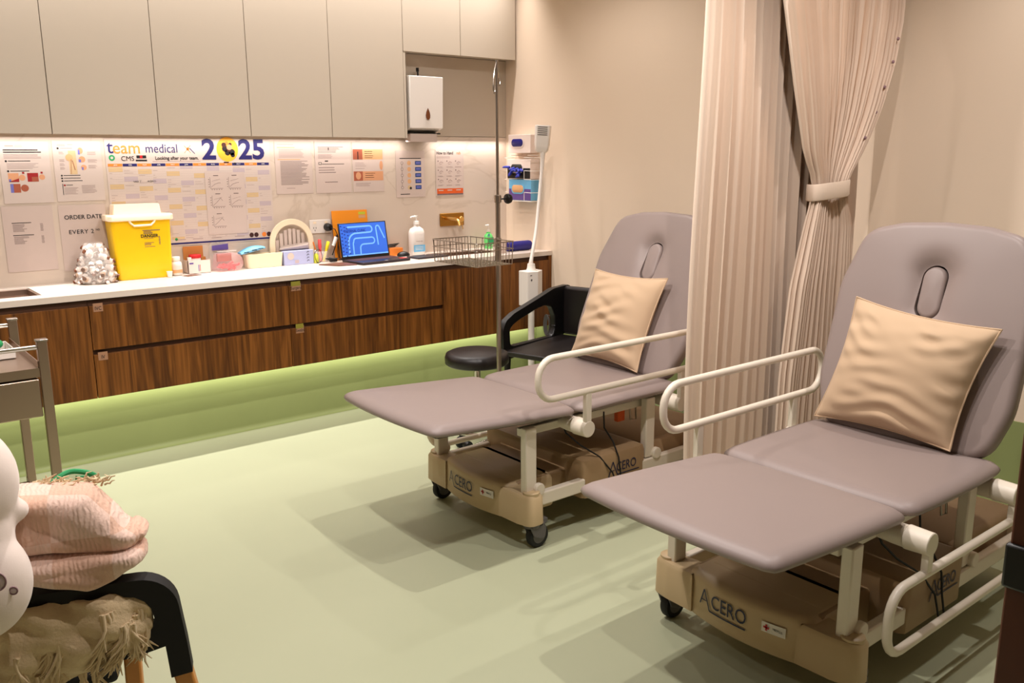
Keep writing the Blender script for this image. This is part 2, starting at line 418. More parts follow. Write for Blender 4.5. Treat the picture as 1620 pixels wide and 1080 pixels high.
# counter top with two sink cut-outs
mb = MB(); S1 = (.28, .862, 4.712, 5.035); S2 = (3.30, 3.78, 4.80, 5.03)
xs = [-.6, S1[0], S1[1], S2[0], S2[1], XW-.001]
for i in range(5):
    a, b = xs[i], xs[i+1]
    S = S1 if i == 1 else S2 if i == 3 else None
    if S: mb.box(a, b, 4.60, S[2], .870, .9); mb.box(a, b, S[3], YB-.012, .870, .9)
    else: mb.box(a, b, 4.60, YB-.012, .870, .9)
tag(mb.build('counter_top', 'counter', loc=(0, 4.86, .885), world=True), 'long pale stone worktop running over all the walnut cabinets', 'worktop')
def sink(S, label, mm):
    x0, x1, y0, y1 = S; t = thing('sink', label, 'sink', ((x0+x1)/2, (y0+y1)/2, .72)); w_ = .008
    b = MB().box(x0, x1, y0, y1, .72, .728)
    for a in ((x0, x0+w_, y0, y1), (x1-w_, x1, y0, y1), (x0, x1, y0, y0+w_), (x0, x1, y1-w_, y1)): b.box(*a, .728, .893)
    b.build('bowl', mm, t, world=True)
    MB().cyl(((x0+x1)/2, (y0+y1)/2, .728), ((x0+x1)/2, (y0+y1)/2, .731), .035).build('drain', 'chrome', t, world=True)
sink(S1, 'undermounted steel sink cut into the worktop at the far left', 'steel_brushed')
sink(S2, 'undermounted steel sink below the gold wall tap', 'steel_brushed')
# floor-standing black gap below cabinets is the LED recess

# ============================================================ wall cabinets
YU = 4.98
def upper(x0, x1, z0, label):
    t = thing('wall_cabinet', label, 'cabinet', (x0, YU, z0))
    MB().box(x0+.001, x1-.001, YU+.018, YB-.001, z0+.006, CEIL-.005).build('carcass', 'upper_cab', t, world=True)
    MB().box(x0+.0016, x1-.0016, YU, YU+.017, z0, CEIL-.005).build('door', 'upper_cab', t, bevel=.0012, world=True)
labs = ['tall beige wall cabinet above the immunisation sheets at the far left', 'tall beige wall cabinet above the team medical logo',
        'tall beige wall cabinet above the 2025 numerals', 'tall beige wall cabinet above the two text-only pink sheets',
        'tall beige wall cabinet left of the paper towel niche']
for (a, b), l in zip(((.52, 1.044), (1.044, 1.57), (1.57, 2.09), (2.09, 2.61), (2.61, 3.135)), labs): upper(a, b, 1.671, l)
upper(-.05, .52, 1.671, 'tall beige wall cabinet out at the left end of the run')
upper(3.135, 3.588, 2.213, 'short beige wall cabinet above the paper towel dispenser')
upper(3.588, 4.064, 2.213, 'short beige wall cabinet beside the right wall above the niche')
MB().box(3.136, 3.152, YU+.002, YB-.001, 1.671, 2.21).build('end_panel', 'upper_cab', loc=(3.144, 5.05, 1.94), world=True)
tag(bpy.data.objects['end_panel'], 'thin beige side panel left of the towel dispenser niche', 'panel')
MB().box(3.153, XW-.001, YB-.014, YB-.001, 1.688, 2.215).build('niche_panel', 'upper_cab', loc=(3.6, YB-.01, 1.95), world=True)
tag(bpy.data.objects['niche_panel'], 'beige back panel of the niche behind the towel dispenser', 'panel')
bpy.data.objects['trim_1'].location.z = 0
# paper towel dispenser
t = thing('paper_towel_dispenser', 'white steel paper towel dispenser hanging in the niche', 'dispenser', (3.30, YB-.02, 1.70))
prf = [(0, 0), (.118, .035), (.118, .36), (.10, .365), (0, .365)]
mb = MB(); L = []
for x in (3.175, 3.435): L.append([V(x, YB-.022-d, 1.705+z) for d, z in [(0, 0), (.02, 0), (.12, .03), (.13, .36), (0, .36)]])
mb.loops(L); mb.build('case', 'white_plastic', t, bevel=.003, world=True)
MB().box(3.158, 3.176, YB-.075, YB-.016, 1.70, 2.035).build('back_plate', 'black_plastic', t, world=True)
MB().box(3.18, 3.43, YB-.118, YB-.03, 1.698, 1.7065).build('underside', 'black_plastic', t, world=True)
q = [(.0, .045), (.012, .02), (.0165, .0), (.0155, -.016), (.009, -.028), (0, -.031), (-.009, -.028), (-.0155, -.016), (-.0165, 0), (-.012, .02)]
mb = MB(); mb.loops([[V(3.312+x, YB-.1525+.0018*0, 1.82+z) for x, z in q], [V(3.312+x, YB-.149, 1.82+z) for x, z in q]])
mb.build('level_window', 'amber', t, world=True)
mb = MB().box(3.19, 3.40, YB-.12, YB-.06, 1.648, 1.70); mb.build('paper_towel', 'paper_dim', t, world=True)
mb = MB().cyl((3.30, YB-.06, 2.06), (3.296, YB-.062, 2.115), .006).cyl((3.296, YB-.062, 2.10), (3.295, YB-.062, 2.125), .010); mb.build('key', 'black_plastic', t, world=True)

# ============================================================ beds
FOOT = 3.6
def noise_z(p): return 0
def rail(parent, x0, x1, z0, z1, y, hinge_z, raised, posts):
    r = .075; mb = MB(); P = []
    P += [(x, y, z) for x, z in arc(x0+r, z0+r, r, -PI/2, -PI, 6)]
    P += [(x, y, z) for x, z in arc(x0+r, z1-r, r, PI, PI/2, 6)]
    P += [(x, y, z) for x, z in arc(x1-r, z1-r, r, PI/2, 0, 6)]
    P += [(x, y, z) for x, z in arc(x1-r, z0+r, r, 0, -PI/2, 6)]
    mb.tube(P, .0135, 12, closed=True)
    o = mb.build('side_rail', 'cream_metal', parent)
    for px in posts:
        e = z0 if raised else z1
        MB().tube([(px, y, hinge_z), (px, y, e)], .015, rect=(.03, .022)).build('rail_post', 'cream_metal', o, bevel=.003)
def castor(parent, x, y, flip):
    a = MB(); s = -1 if flip else 1
    a.lathe([(.026, .132), (.032, .128), (.034, .105), (.030, .09)], (x, y, 0), 18)
    a.loops([[V(x-.030, y+k, .105), V(x+.034, y+k, .105), V(x+.056, y+k, .085), V(x+.050, y+k, .045), V(x+.03, y+k, .038), V(x-.008, y+k, .055)] for k in (-.026, -.018)])
    a.loops([[V(x-.030, y+k, .105), V(x+.034, y+k, .105), V(x+.056, y+k, .085), V(x+.050, y+k, .045), V(x+.03, y+k, .038), V(x-.008, y+k, .055)] for k in (.018, .026)])
    a.box(x-.03, x+.05, y-.026, y+.026, .095, .108)
    a.box(x+.03, x+.075, y-.012, y+.012, .095, .115)
    c = a.build('castor', 'castor_grey', parent, bevel=.003)
    rot = Matrix.Rotation(PI/2, 3, 'X')
    MB().lathe([(.030, -.016), (.046, -.016), (.05, -.010), (.05, .010), (.046, .016), (.030, .016)], (x+.026, y, .05), 28, mt=rot).build('wheel', 'rubber', c)
    MB().lathe([(.0, -.0165), (.031, -.0165), (.033, -.014), (.033, .014), (.031, .0165), (0, .0165)], (x+.026, y, .05), 24, mt=rot).build('hub', 'castor_grey', c)
def bed(X, Y, label, lean, raised_side, rail_r, rail_l, foot_x, control):
    t = thing('treatment_couch', label, 'treatment couch', (X, Y, 0), group='treatment couches')
    # leg section
    poly = bulged(foot_x, .352, .345, .345, .024, .012, .004, .030)
    tilt = Matrix.Translation((.36, 0, .535)) @ Matrix.Rotation(math.radians(FOOT), 4, 'Y') @ Matrix.Translation((-.36, 0, -.535))
    mb = cushion(MB(), poly, .513, .556, .028, .010, tilt); mb.build('leg_cushion', 'pad', t, smooth=60)
    MB().prism(inset(resample(poly, 60), .045), .500, .514, 0, tilt).build('leg_board', 'board', t)
    poly = bulged(.378, .985, .345, .345, .010, .010, .010, .045)
    mb = cushion(MB(), poly, .513, .556, .028, .010); mb.build('seat_cushion', 'pad', t, smooth=60)
    MB().prism(inset(resample(poly, 60), .045), .500, .514).build('seat_board', 'board', t)
    # backrest: rings from breathing hole to outline
    A = math.radians(lean); hx, hz = .968, .500
    Ru = V(0, -1, 0); Rv = V(math.sin(A), 0, math.cos(A)); Rn = V(-math.cos(A), 0, math.sin(A))   # across, up, out of the front
    base = V(hx, 0, hz)
    P3 = lambda u, v, n: base+Ru*u+Rv*v+Rn*n
    out = rpoly([(-.30, .03), (.30, .03), (.352, .20), (.352, .56), (.29, .765), (.15, .798), (0, .806), (-.15, .798), (-.29, .765), (-.352, .56), (-.352, .20)],
                [.10, .10, .25, .25, .10, 0, 0, 0, .10, .25, .25], 8)
    out = [(x, y*1.036) for x, y in out]; NN = 120; out = resample(out, NN)
    hc = (0, .578); hw, hl = .046, .100
    st = [(hc[0]+x, hc[1]+y) for x, y in arc(0, hl-hw, hw, 0, PI, 20)+arc(0, -(hl-hw), hw, PI, 2*PI, 20)]
    st = resample(st, 240)
    def ang(p): return math.atan2((p[1]-hc[1])*.55, p[0]-hc[0])
    inn = [min(st, key=lambda q: abs((ang(q)-ang(p)+PI) % (2*PI)-PI)) for p in out]
    T = .058; r = .028; L = []
    L.append([P3(x, y, -.0) for x, y in inn]); L.append([P3(x, y, T-.030) for x, y in inn])
    rim = [(x+(X2-x)*.02, y+(Y2-y)*.02) for (x, y), (X2, Y2) in zip(inn, out)]
    ins = inset(out, r)
    for k in range(0, 15):
        f = (k/14)**1.6; ring = []
        for (x, y), (X2, Y2) in zip(inn, ins):
            px, py = x+(X2-x)*f, y+(Y2-y)*f
            sx, sy = px-hc[0], py-hc[1]
            dd = max(0, math.hypot(sx, max(0, abs(sy)-(hl-hw)))-hw)
            dip = .024*math.exp(-(dd/.032)**1.3)*(1+.35*math.tanh(sy/.06))
            ring.append(P3(px, py, T+.006*(1-f*f)-dip))
        L.append(ring)
    for i in range(1, 8):
        a = PI/2*i/7; L.append([P3(x, y, T-r+r*math.cos(a)) for x, y in inset(out, r*(1-math.sin(a)))])
    L.append([P3(x, y, .010) for x, y in out]); L.append([P3(x, y, 0) for x, y in inset(out, .010)])
    L.append([P3(x, y, 0) for x, y in inn])
    bk = MB().loops(L, 0, False, False).build('backrest', 'pad', t, smooth=60)
    # head hole plug
    pl = MB(); po = resample([(hc[0]+x*.90, hc[1]+y*.94) for x, y in arc(0, hl-hw, hw, 0, PI, 14)+arc(0, -(hl-hw), hw, PI, 2*PI, 14)], 48)
    Lp = [[P3(x, y, -.004) for x, y in po], [P3(x, y, T-.026) for x, y in po]]
    for i in range(1, 6):
        a = PI/2*i/5; Lp.append([P3(x, y, T-.026+.014*math.sin(a)) for x, y in inset(po, .014*(1-math.cos(a)))])
    Lp.append([P3(hc[0]+(x-hc[0])*.3, hc[1]+(y-hc[1])*.3, T-.009) for x, y in inset(po, .014)])
    pl.loops(Lp); pl.build('hole_plug', 'pad', t, smooth=60)
    bb = MB(); bo = inset(out, .035); bb.loops([[P3(x, y, -.014) for x, y in bo], [P3(x, y, 0.0) for x, y in bo]]); bb.build('back_board', 'board', t)
    # upper frame
    f = MB()
    for s in (-1, 1):
        f.box(.12, .93, s*.255-.015, s*.255+.015, .450, .484)
    for x in (.35, .93): f.box(x-.015, x+.015, -.255, .255, .452, .482)
    f.box(.40, .90, -.05, .05, .405, .455)
    f.build('upper_frame', 'cream_metal', t, bevel=.003)
    for x in (.345, .915):
        for s in (-1, 1):
            g = MB().tube([(x, s*.24, .475), (x, s*.31, .475), (x, s*.35, .475)], [.028, .033, .034], 20)
            g.tube([(x, s*.35, .475), (x, s*.424, .475)], [.037, .034], 20)
            g.build('rail_hinge', 'cream_metal', t, bevel=.003)
    rail(t, *rail_r[:2], *(( .632, .795) if raised_side < 0 else (.19, .385)), -.412, .475, raised_side < 0, (.345, .915))
    rail(t, *rail_l[:2], *(( .632, .795) if raised_side > 0 else (.225, .395)), .412, .475, raised_side > 0, (.345, .915))
    for x in (.125, .82):
        for s in (-1, 1):
            y = s*.325
            y = s*.308; g = MB().box(x-.028, x+.028, y-.018, y+.018, .225, .50); g.build('leg', 'cream_metal', t, bevel=.005)
            MB().tube([(x+.034, y+s*.012, .240), (x+.034, y+s*.034, .240)], .026, 20).build('pivot_cap', 'cream_metal', t, bevel=.004)
    # base covers
    nose = [(.045+.032*((i-5)/5)**2, .215-.43*i/10) for i in range(11)]
    c1 = [(.32, .235), (.16, .235), (.10, .232)]+nose+[(.10, -.232), (.16, -.235), (.32, -.235)]
    c1 = rpoly(c1, [0, .02, .02]+[.03]+[0]*9+[.03]+[.02, .02, 0], 4)
    P = resample(c1, 110)
    L = [[V(x, y, .098) for x, y in inset(P, .008)], [V(x, y, .108) for x, y in P], [V(x, y, .222) for x, y in inset(P, .004)], [V(x, y, .238) for x, y in inset(P, .012)], [V(x, y, .247) for x, y in inset(P, .032)]]
    MB().loops(L).build('front_cover', 'cream_plastic', t, smooth=50)
    for s in (-1, 1):
        for fx, sg in ((.125, 1), (1.30, -1)):
            lp = rpoly([(fx-.062*sg, s*.19), (fx-.058*sg, s*.30), (fx-.044*sg, s*.372), (fx+.035*sg, s*.372), (fx+.050*sg, s*.30), (fx+.06*sg, s*.19)], [0, .02, .034, .034, .02, 0], 6)
            P = resample(lp, 60)
            L = [[V(x, y, .108) for x, y in P], [V(x, y, .218) for x, y in inset(P, .003)], [V(x, y, .230) for x, y in inset(P, .012)]]
            MB().loops(L).build('corner_cover', 'cream_plastic', t, smooth=50)
            MB().lathe([(.034, .226), (.034, .238), (.030, .241)], (fx-.004*sg, s*.330, 0), 24).build('corner_cap', 'cream_plastic', t)
            castor(t, fx-.005, s*.335, False)
    d = MB().box(.13, .44, -.225, .225, .12, .243); d.build('deck_cover', 'cream_shaded', t, bevel=.01)
    for x, z in ((.165, .2475), (.26, .2455)):
        MB().box(x, x+.010, -.19, .19, z-.006, z).build('deck_groove', 'cream_plastic', t, bevel=.001)
    h = MB(); P = rpoly([(.40, -.338), (.78, -.338), (.78, .338), (.40, .338)], [.02]*4); P = resample(P, 80)
    h.loops([[V(x, y, .135) for x, y in P], [V(x, y, .275) for x, y in P], [V(x, y, .297) for x, y in inset(P, .008)], [V(x, y, .304) for x, y in inset(P, .03)]])
    h.build('motor_cover', 'cream_shaded', t, smooth=50)
    r_ = MB(); P = resample(rpoly([(.80, -.28), (1.34, -.28), (1.34, .28), (.80, .28)], [.03]*4), 80)
    r_.loops([[V(x, y, .11) for x, y in P], [V(x, y, .262) for x, y in P], [V(x, y, .28) for x, y in inset(P, .02)]])
    r_.build('rear_cover', 'cream_shaded', t, smooth=50)
    for s in (-1, 1):
        MB().box(.13, .42, s*.318-.016, s*.318+.016, .165, .222).build('side_beam', 'cream_metal', t, bevel=.006)
        MB().box(.76, 1.26, s*.318-.016, s*.318+.016, .165, .222).build('side_beam', 'cream_metal', t, bevel=.006)
    # lettering on nose: capitals with the long leg of the A swept into an underline
    bend = lambda p: p
    def nosefn(y): return .045+.032*(y/.215)**2
    yc = .055
    def fn(p): yy = p.y+yc; return V(nosefn(yy)-.0452+p.x, p.y, p.z)
    text('CERO', .066, (.0445, yc-.002, .182), LEFTW, t, 'navy', 'lettering', sx=.80, fn=lambda p: fn(V(p.x-.0008, p.y-.018, p.z)))
    u = MB()
    def stroke(pts, wd):
        for (a, b), (c, e) in zip(pts, pts[1:]):
            l = math.hypot(c-a, e-b); nx, nz = -(e-b)/l*wd/2, (c-a)/l*wd/2; k = max(1, int(l/.02))
            for i in range(k):
                q = [(a+(c-a)*j/k, b+(e-b)*j/k) for j in (i, i+1)]
                u.add([(nosefn(y_)-.0025, y_, z_) for y_, z_ in ((q[0][0]+nx, q[0][1]+nz), (q[0][0]-nx, q[0][1]-nz), (q[1][0]-nx, q[1][1]-nz), (q[1][0]+nx, q[1][1]+nz))], [(0, 1, 2, 3)])
    y0 = yc+.078
    stroke([(y0+.018, .158), (y0, .212)], .005); stroke([(y0, .212), (y0-.025, .148), (y0-.165, .148)], .005); stroke([(y0+.012, .176), (y0-.010, .176)], .0035)
    u.build('lettering_a', 'navy', t, smooth=0)
    st_ = MB()
    for i in range(4):
        ya, yb = -.085-.0185*i, -.085-.0185*(i+1)
        st_.add([(nosefn(ya)-.002, ya, .170), (nosefn(yb)-.002, yb, .170), (nosefn(yb)-.002, yb, .202), (nosefn(ya)-.002, ya, .202)], [(0, 1, 2, 3)])
    so = st_.build('maker_sticker', 'white', t, smooth=0)
    cr = MB(); yy = -.101
    for a, b, c, e in ((yy+.010, yy-.010, .183, .189), (yy+.003, yy-.003, .176, .196)):
        cr.add([(nosefn(yy)-.0035, a, c), (nosefn(yy)-.0035, b, c), (nosefn(yy)-.0035, b, e), (nosefn(yy)-.0035, a, e)], [(0, 1, 2, 3)])
    cr.build('sticker_cross', 'red', so, smooth=0)
    text('MEDPLUS', .0095, (nosefn(-.135)-.0045, -.136, .187), LEFTW, so, 'ink', 'sticker_writing', sx=.85)
    # side lettering
    ys = -.3395
    text('CERO', .058, (.655, ys-.001, .232), FRONT, t, 'navy', 'lettering', sx=.82)
    MB().line([(.546, .196), (.572, .262), (.600, .200), (.735, .200)], .005, ys-.001).line([(.556, .222), (.582, .222)], .004, ys-.001).build('lettering_a', 'navy', t, smooth=0)
    # cables hanging from the actuator
    MB().tube([(.35, -.25, .47), (.36, -.27, .42), (.42, -.29, .36), (.50, -.33, .30), (.56, -.35, .22), (.60, -.35, .13)], .0035, 8).build('cable', 'rubber', t)
    MB().tube([(.58, -.27, .47), (.575, -.28, .40), (.60, -.31, .34), (.60, -.345, .28), (.61, -.35, .20), (.64, -.35, .12)], .0035, 8).build('cable', 'rubber', t)
    MB().tube([(.76, -.25, .46), (.765, -.255, .395), (.80, -.255, .39), (.80, -.25, .46)], .004, 8).build('release_handle', 'steel', t)
    if control: MB().box(.70, .745, -.24, -.215, .39, .46).build('hand_control', 'orange_deep', t, bevel=.004)
    return t
b1 = bed(2.0, 1.455, 'taupe treatment couch nearest the camera, right of the curtain', 16.5, +1, (.15, 1.25), (.155, 1.10), -.300, False)
b2 = bed(2.0, 2.84, 'taupe treatment couch beyond the curtain, nearer the counter', 23, -1, (.085, 1.08), (.13, 1.10), -.345, True)

# ============================================================ pillows
def pillow(name, label, c, th, loc, seed, matn='linen', pull=.085, n=44):
    """c = four corners bl, br, tl, tr (world); a soft square cushion"""
    random.seed(seed); bl, br, tl, tr = [Vector(p) for p in c]; ctr = (bl+br+tl+tr)/4
    nrm = (br-bl).cross(tl-bl).normalized(); t = thing(name, label, 'cushion', ctr); mb = MB()
    W = [(random.uniform(-1, 1), random.uniform(-1, 1), random.uniform(-.6, .6), random.uniform(14, 26), random.uniform(0, 6)) for _ in range(15)]
    def pt(u, v, s):
        uu = u*(1-pull*(1-v*v)); vv = v*(1-pull*(1-u*u))
        a = (1+uu)/2; b = (1+vv)/2
        p = bl*(1-a)*(1-b)+br*a*(1-b)+tl*(1-a)*b+tr*a*b
        k = max(0, (1-abs(u)**2.4)*(1-abs(v)**2.4))**.60
        wr = 0
        for x, y, ag, fr, ph in W:
            dd = math.hypot(u-x, v-y); wr += .0065*math.exp(-dd*dd*7)*math.sin(fr*((u-x)*math.sin(ag)+(v-y)*math.cos(ag))+ph)
        return p+nrm*s*(th*k+wr*min(1, k*2))
    for s in (1, -1):
        g = [[pt(-1+2*i/n, -1+2*j/n, s) for i in range(n+1)] for j in range(n+1)]
        mb.add([p for r in g for p in r], [(j*(n+1)+i, j*(n+1)+i+1, (j+1)*(n+1)+i+1, (j+1)*(n+1)+i) if s > 0 else (j*(n+1)+i, (j+1)*(n+1)+i, (j+1)*(n+1)+i+1, j*(n+1)+i+1) for j in range(n) for i in range(n)])
    o = mb.build('cover', matn, t, world=True, orient=False, smooth=80, subsurf=1)
    E = [pt(-1+2*i/n, -1, 0) for i in range(n)]+[pt(1, -1+2*i/n, 0) for i in range(n)]+[pt(1-2*i/n, 1, 0) for i in range(n)]+[pt(-1, 1-2*i/n, 0) for i in range(n)]
    MB().tube(E, .0035, 6, closed=True).build('piping', matn, t, world=True)
    return t
pillow('cushion', 'cream linen cushion on the near couch, beside the tied curtain',
       ((2.905, 1.765, .575), (2.885, 1.245, .575), (2.985, 1.675, 1.035), (3.0, 1.170, .985)), .088, 0, 3)
pillow('cushion', 'cream linen cushion on the far couch, below its head hole',
       ((2.905, 3.13, .585), (2.89, 2.67, .575), (3.03, 3.09, 1.00), (3.06, 2.65, .995)), .085, 0, 8)

# ============================================================ curtains
def curtain(name, label, xl, xr, zs, y0, K, amp, seed, cat='curtain', sub=6, skew=0, parent=None):
    random.seed(seed); ws = [random.uniform(.55, 1.5) for _ in range(K)]; S = sum(ws); cum = [0]
    for q in ws: cum.append(cum[-1]+q/S)
    am = [random.uniform(.6, 1.15) for _ in range(K)]; am[0] = .25; U = []
    for k in range(K):
        for j in range(sub*2): U.append((cum[k]+(cum[k+1]-cum[k])*j/(sub*2), k, j/(sub*2)))
    U.append((1, K-1, 1.0)); mb = MB(); vs = []
    for z in zs:
        a, b = xl(z), xr(z)
        for u, k, ph in U:
            x = a+(b-a)*u; dy = -math.sin(PI*2*ph)*amp(z)*am[k]
            x += math.cos(2*PI*ph+.6)*amp(z)*.25*am[k]*(1 if 0 < u < 1 else 0)
            vs.append((x, y0(z)+dy+.010*math.sin(u*9+z*2), z))
    n = len(U); mb.add(vs, [(i*n+j, i*n+j+1, (i+1)*n+j+1, (i+1)*n+j) for i in range(len(zs)-1) for j in range(n-1)])
    return mb, U
zs = [CEIL-.01-(CEIL-.05)*i/44 for i in range(45)]
mb, _ = curtain('', '', lambda z: 2.745-.01*math.sin(z*2), lambda z: 3.90, zs, lambda z: 2.25, 20, lambda z: .036+.006*math.sin(z*1.7), 5)
tag(mb.build('privacy_curtain', 'curtain', loc=(3.2, 2.2, 0), world=True, smooth=75, orient=False, solid=.002), 'long beige pleated curtain hanging straight between the two couches', 'curtain')
t = thing('privacy_curtain', 'beige pleated curtain gathered by a tie-back beside the near couch', 'curtain', (3.5, 2.12, 0))
def li(pts):
    def f(z):
        if z >= pts[0][0]: return pts[0][1]
        for (a, b), (c, d) in zip(pts, pts[1:]):
            if z >= c: return d+(b-d)*(z-c)/(a-c)
        return pts[-1][1]
    return f
xl = li([(2.95, 2.96), (2.13, 3.055), (1.80, 3.17), (1.55, 3.27), (1.44, 3.35), (1.36, 3.35), (1.25, 3.31), (1.0, 3.24), (.6, 3.20), (0, 3.18)])
xr = li([(2.95, 4.05), (2.13, 4.0), (1.95, 3.95), (1.75, 3.85), (1.6, 3.75), (1.5, 3.66), (1.44, 3.60), (1.36, 3.60), (1.25, 3.655), (1.0, 3.68), (.6, 3.70), (0, 3.72)])
za = [CEIL-.01-(CEIL-.01-1.42)*i/30 for i in range(31)]; zb = [1.38-(1.38-.04)*i/26 for i in range(27)]
AM = lambda z: .030 if z > 1.9 else .018+.012*min(1, abs(z-1.40)/.35)
for zz, nm in ((za+zb, 'drape'),):
    mb, _ = curtain('', '', xl, xr, zz, lambda z: 2.12, 26, AM, 12, sub=4)
    mb.build(nm, 'curtain', t, world=True, smooth=75, orient=False, solid=.002)
tb = MB(); L = []
for z, g in ((1.365, 0), (1.37, .003), (1.43, .003), (1.435, 0)):
    L.append([V(3.475+(.135+g)*math.copysign(abs(math.cos(a))**.7, math.cos(a)), 2.12+(.045+g)*math.copysign(abs(math.sin(a))**.8, math.sin(a)), z+.010*math.cos(a)) for a in [2*PI*i/40 for i in range(40)]])
tb.loops(L, 0, False, False).build('tie_back', 'curtain', t, world=True)
for z in (2.05, 1.95, 1.84, 1.73, 1.62):
    MB().lathe([(.008, 0), (.006, .006), (0, .007)], (xr(z)-.085, 2.085, z), 12, mt=Matrix.Rotation(PI/2, 3, 'X')).build('snap_button', 'plush_line', t, world=True)

# ============================================================ papers taped to the splashback
YP = YB-.0145
def sheet(name, label, cat, x0, z0, x1, z1, matn='paper', lam=True, y=YP, group=None):
    ox, oz = (x0+x1)/2, (z0+z1)/2; mb = MB()
    mb.box(x0, x1, y-.0006, y+.0004, z0, z1, 0)
    o = mb.build(name, [matn], loc=(ox, y, oz), world=True, smooth=0)
    tag(o, label, cat, group); return o
def prints(o, name, mats, fill):
    mb = MB(); fill(mb); mb.v = [(a-o.location.x, b-o.location.y, c-o.location.z) for a, b, c in mb.v]
    return mb.build(name, mats, o, smooth=0)
def T(o, s, size, x, z, m='ink', align='LEFT', sx=1, bold=0, y=None, name='lettering', sp=1):
    y = YP if y is None else y
    return text(s, size, (x-o.location.x, y-.0016-o.location.y, z-o.location.z), FRONT, o, m, name, align, sx, bold, sp=sp)
yq = YP-.0009; yr = YP-.0012; yt = YP-.0015
random.seed(21)
def para(mb, x0, x1, z, k, dz, h=.0030, mi=0, rag=.25, y=yq):
    for i in range(k):
        mb.rect(x0, z-i*dz-h, x1-(x1-x0)*random.uniform(0, rag), z-i*dz, y, mi)
# 1 vaccination positions sheet
o = sheet('information_sheet', 'information sheet at the far left with three photos of arms being injected', 'sheet', .815, 1.325, 1.045, 1.637)
def f(mb):
    para(mb, .845, .885, 1.617, 1, .01, .006, 1); para(mb, .89, .93, 1.617, 2, .006, .002, 1)
    para(mb, .835, 1.02, 1.596, 2, .011, .0055, 0, .3); para(mb, .835, 1.03, 1.572, 4, .0062, .0026, 1)
    mb.disc(.843, 1.538, .005, yr, 0); para(mb, .852, .96, 1.540, 1, .01, .0035, 0)
    para(mb, .845, .99, 1.527, 5, .0062, .0022, 1); mb.disc(.848, 1.488, .005, yr, 0); para(mb, .857, .95, 1.490, 1, .01, .0035, 0)
    mb.rect(.845, 1.434, .893, 1.478, yq, 2); mb.add([(.845, yr, 1.434), (.893, yr, 1.434), (.893, yr, 1.452)], [(0, 1, 2)], 3); mb.rect(.847, 1.434, .857, 1.448, yr, 4)
    mb.disc(.908, 1.455, .015, yq, 2); mb.rect(.932, 1.434, .983, 1.478, yq, 3); mb.rect(.952, 1.434, .983, 1.458, yr, 5); mb.disc(1.0, 1.456, .014, yq, 2)
    mb.rect(.850, 1.380, .896, 1.424, yq, 5); mb.rect(.850, 1.380, .864, 1.424, yr, 4); mb.disc(.915, 1.402, .018, yq, 5)
    for x in (.915, 1.0): mb.rect(x-.005, 1.474, x+.005, 1.484, yr, 3)
prints(o, 'printed_photos', ['ink', 'ink_pale', 'p_skin', 'p_red', 'p_periw', 'p_skin_dark'], f)
# 2 shoulder anatomy sheet
o = sheet('information_sheet', 'information sheet with a shoulder anatomy drawing, left of the year planner', 'sheet', 1.062, 1.328, 1.298, 1.641)
def f(mb):
    para(mb, 1.085, 1.125, 1.622, 2, .006, .0025, 1); para(mb, 1.135, 1.17, 1.622, 1, .006, .003, 1)
    mb.disc(1.088, 1.602, .005, yr, 0); para(mb, 1.10, 1.17, 1.604, 1, .01, .003, 1)
    for z in (1.585, 1.545, 1.525, 1.505): para(mb, 1.09, 1.115, z, 3, .005, .002, 1)
    for z in (1.585, 1.545, 1.515): para(mb, 1.228, 1.275, z, 4, .005, .002, 1)
    mb.rect(1.135, 1.468, 1.172, 1.59, yq, 6); mb.disc(1.138, 1.555, .018, yr, 7); mb.line([(1.147, 1.545), (1.141, 1.47)], .002, yt, 5); mb.line([(1.152, 1.54), (1.162, 1.49)], .003, yt, 5)
    mb.disc(1.195, 1.59, .016, yq, 2, sx=.8); mb.rect(1.183, 1.570, 1.192, 1.595, yr, 4); mb.disc(1.20, 1.545, .016, yq, 2); mb.rect(1.183, 1.53, 1.195, 1.545, yr, 4); mb.disc(1.205, 1.503, .014, yq, 2); mb.rect(1.195, 1.49, 1.203, 1.505, yr, 4)
    for z in (1.462, 1.448, 1.434): mb.disc(1.094, z, .0045, yr, 0); para(mb, 1.102, 1.22, z+.002, 1, .01, .003, 0, .4)
    mb.rect(1.092, 1.362, 1.095, 1.420, yr, 0); mb.disc(1.103, 1.412, .005, yr, 3); para(mb, 1.11, 1.15, 1.414, 1, .01, .003, 0)
    para(mb, 1.10, 1.17, 1.400, 7, .0055, .0022, 1); para(mb, 1.185, 1.26, 1.410, 8, .0055, .0022, 1)
prints(o, 'printed_diagram', ['ink', 'ink_pale', 'p_skin', 'p_red', 'p_periw', 'p_skin_dark', 'p_cream', 'p_tan'], f)
# 3 price list sheet
o = sheet('information_sheet', 'plain typed list sheet below the arm injection photos, behind the left sink', 'sheet', .795, .975, 1.030, 1.312, 'laminate')
def f(mb):
    for z in (1.228, 1.165):
        para(mb, .835, .935, z, 1, .01, .0035, 0, .1); para(mb, .838, .91, z-.009, 7, .0058, .0022, 1, .5); para(mb, .965, .98, z-.009, 7, .0058, .0022, 1, .2)
prints(o, 'printed_text', ['ink', 'ink_soft'], f)
# 4 order date sheet
o = sheet('order_date_sheet', 'white sheet reading ORDER DATE, partly behind the jar of vials', 'sheet', 1.058, .96, 1.29, 1.308, 'laminate')
T(o, 'ORDER DATE', .031, 1.177, 1.243, align='CENTER', bold=.0004); T(o, 'EVERY 2', .031, 1.16, 1.165, align='CENTER', bold=.0003, sp=1.15); T(o, 'ND', .014, 1.232, 1.172, bold=.0002)
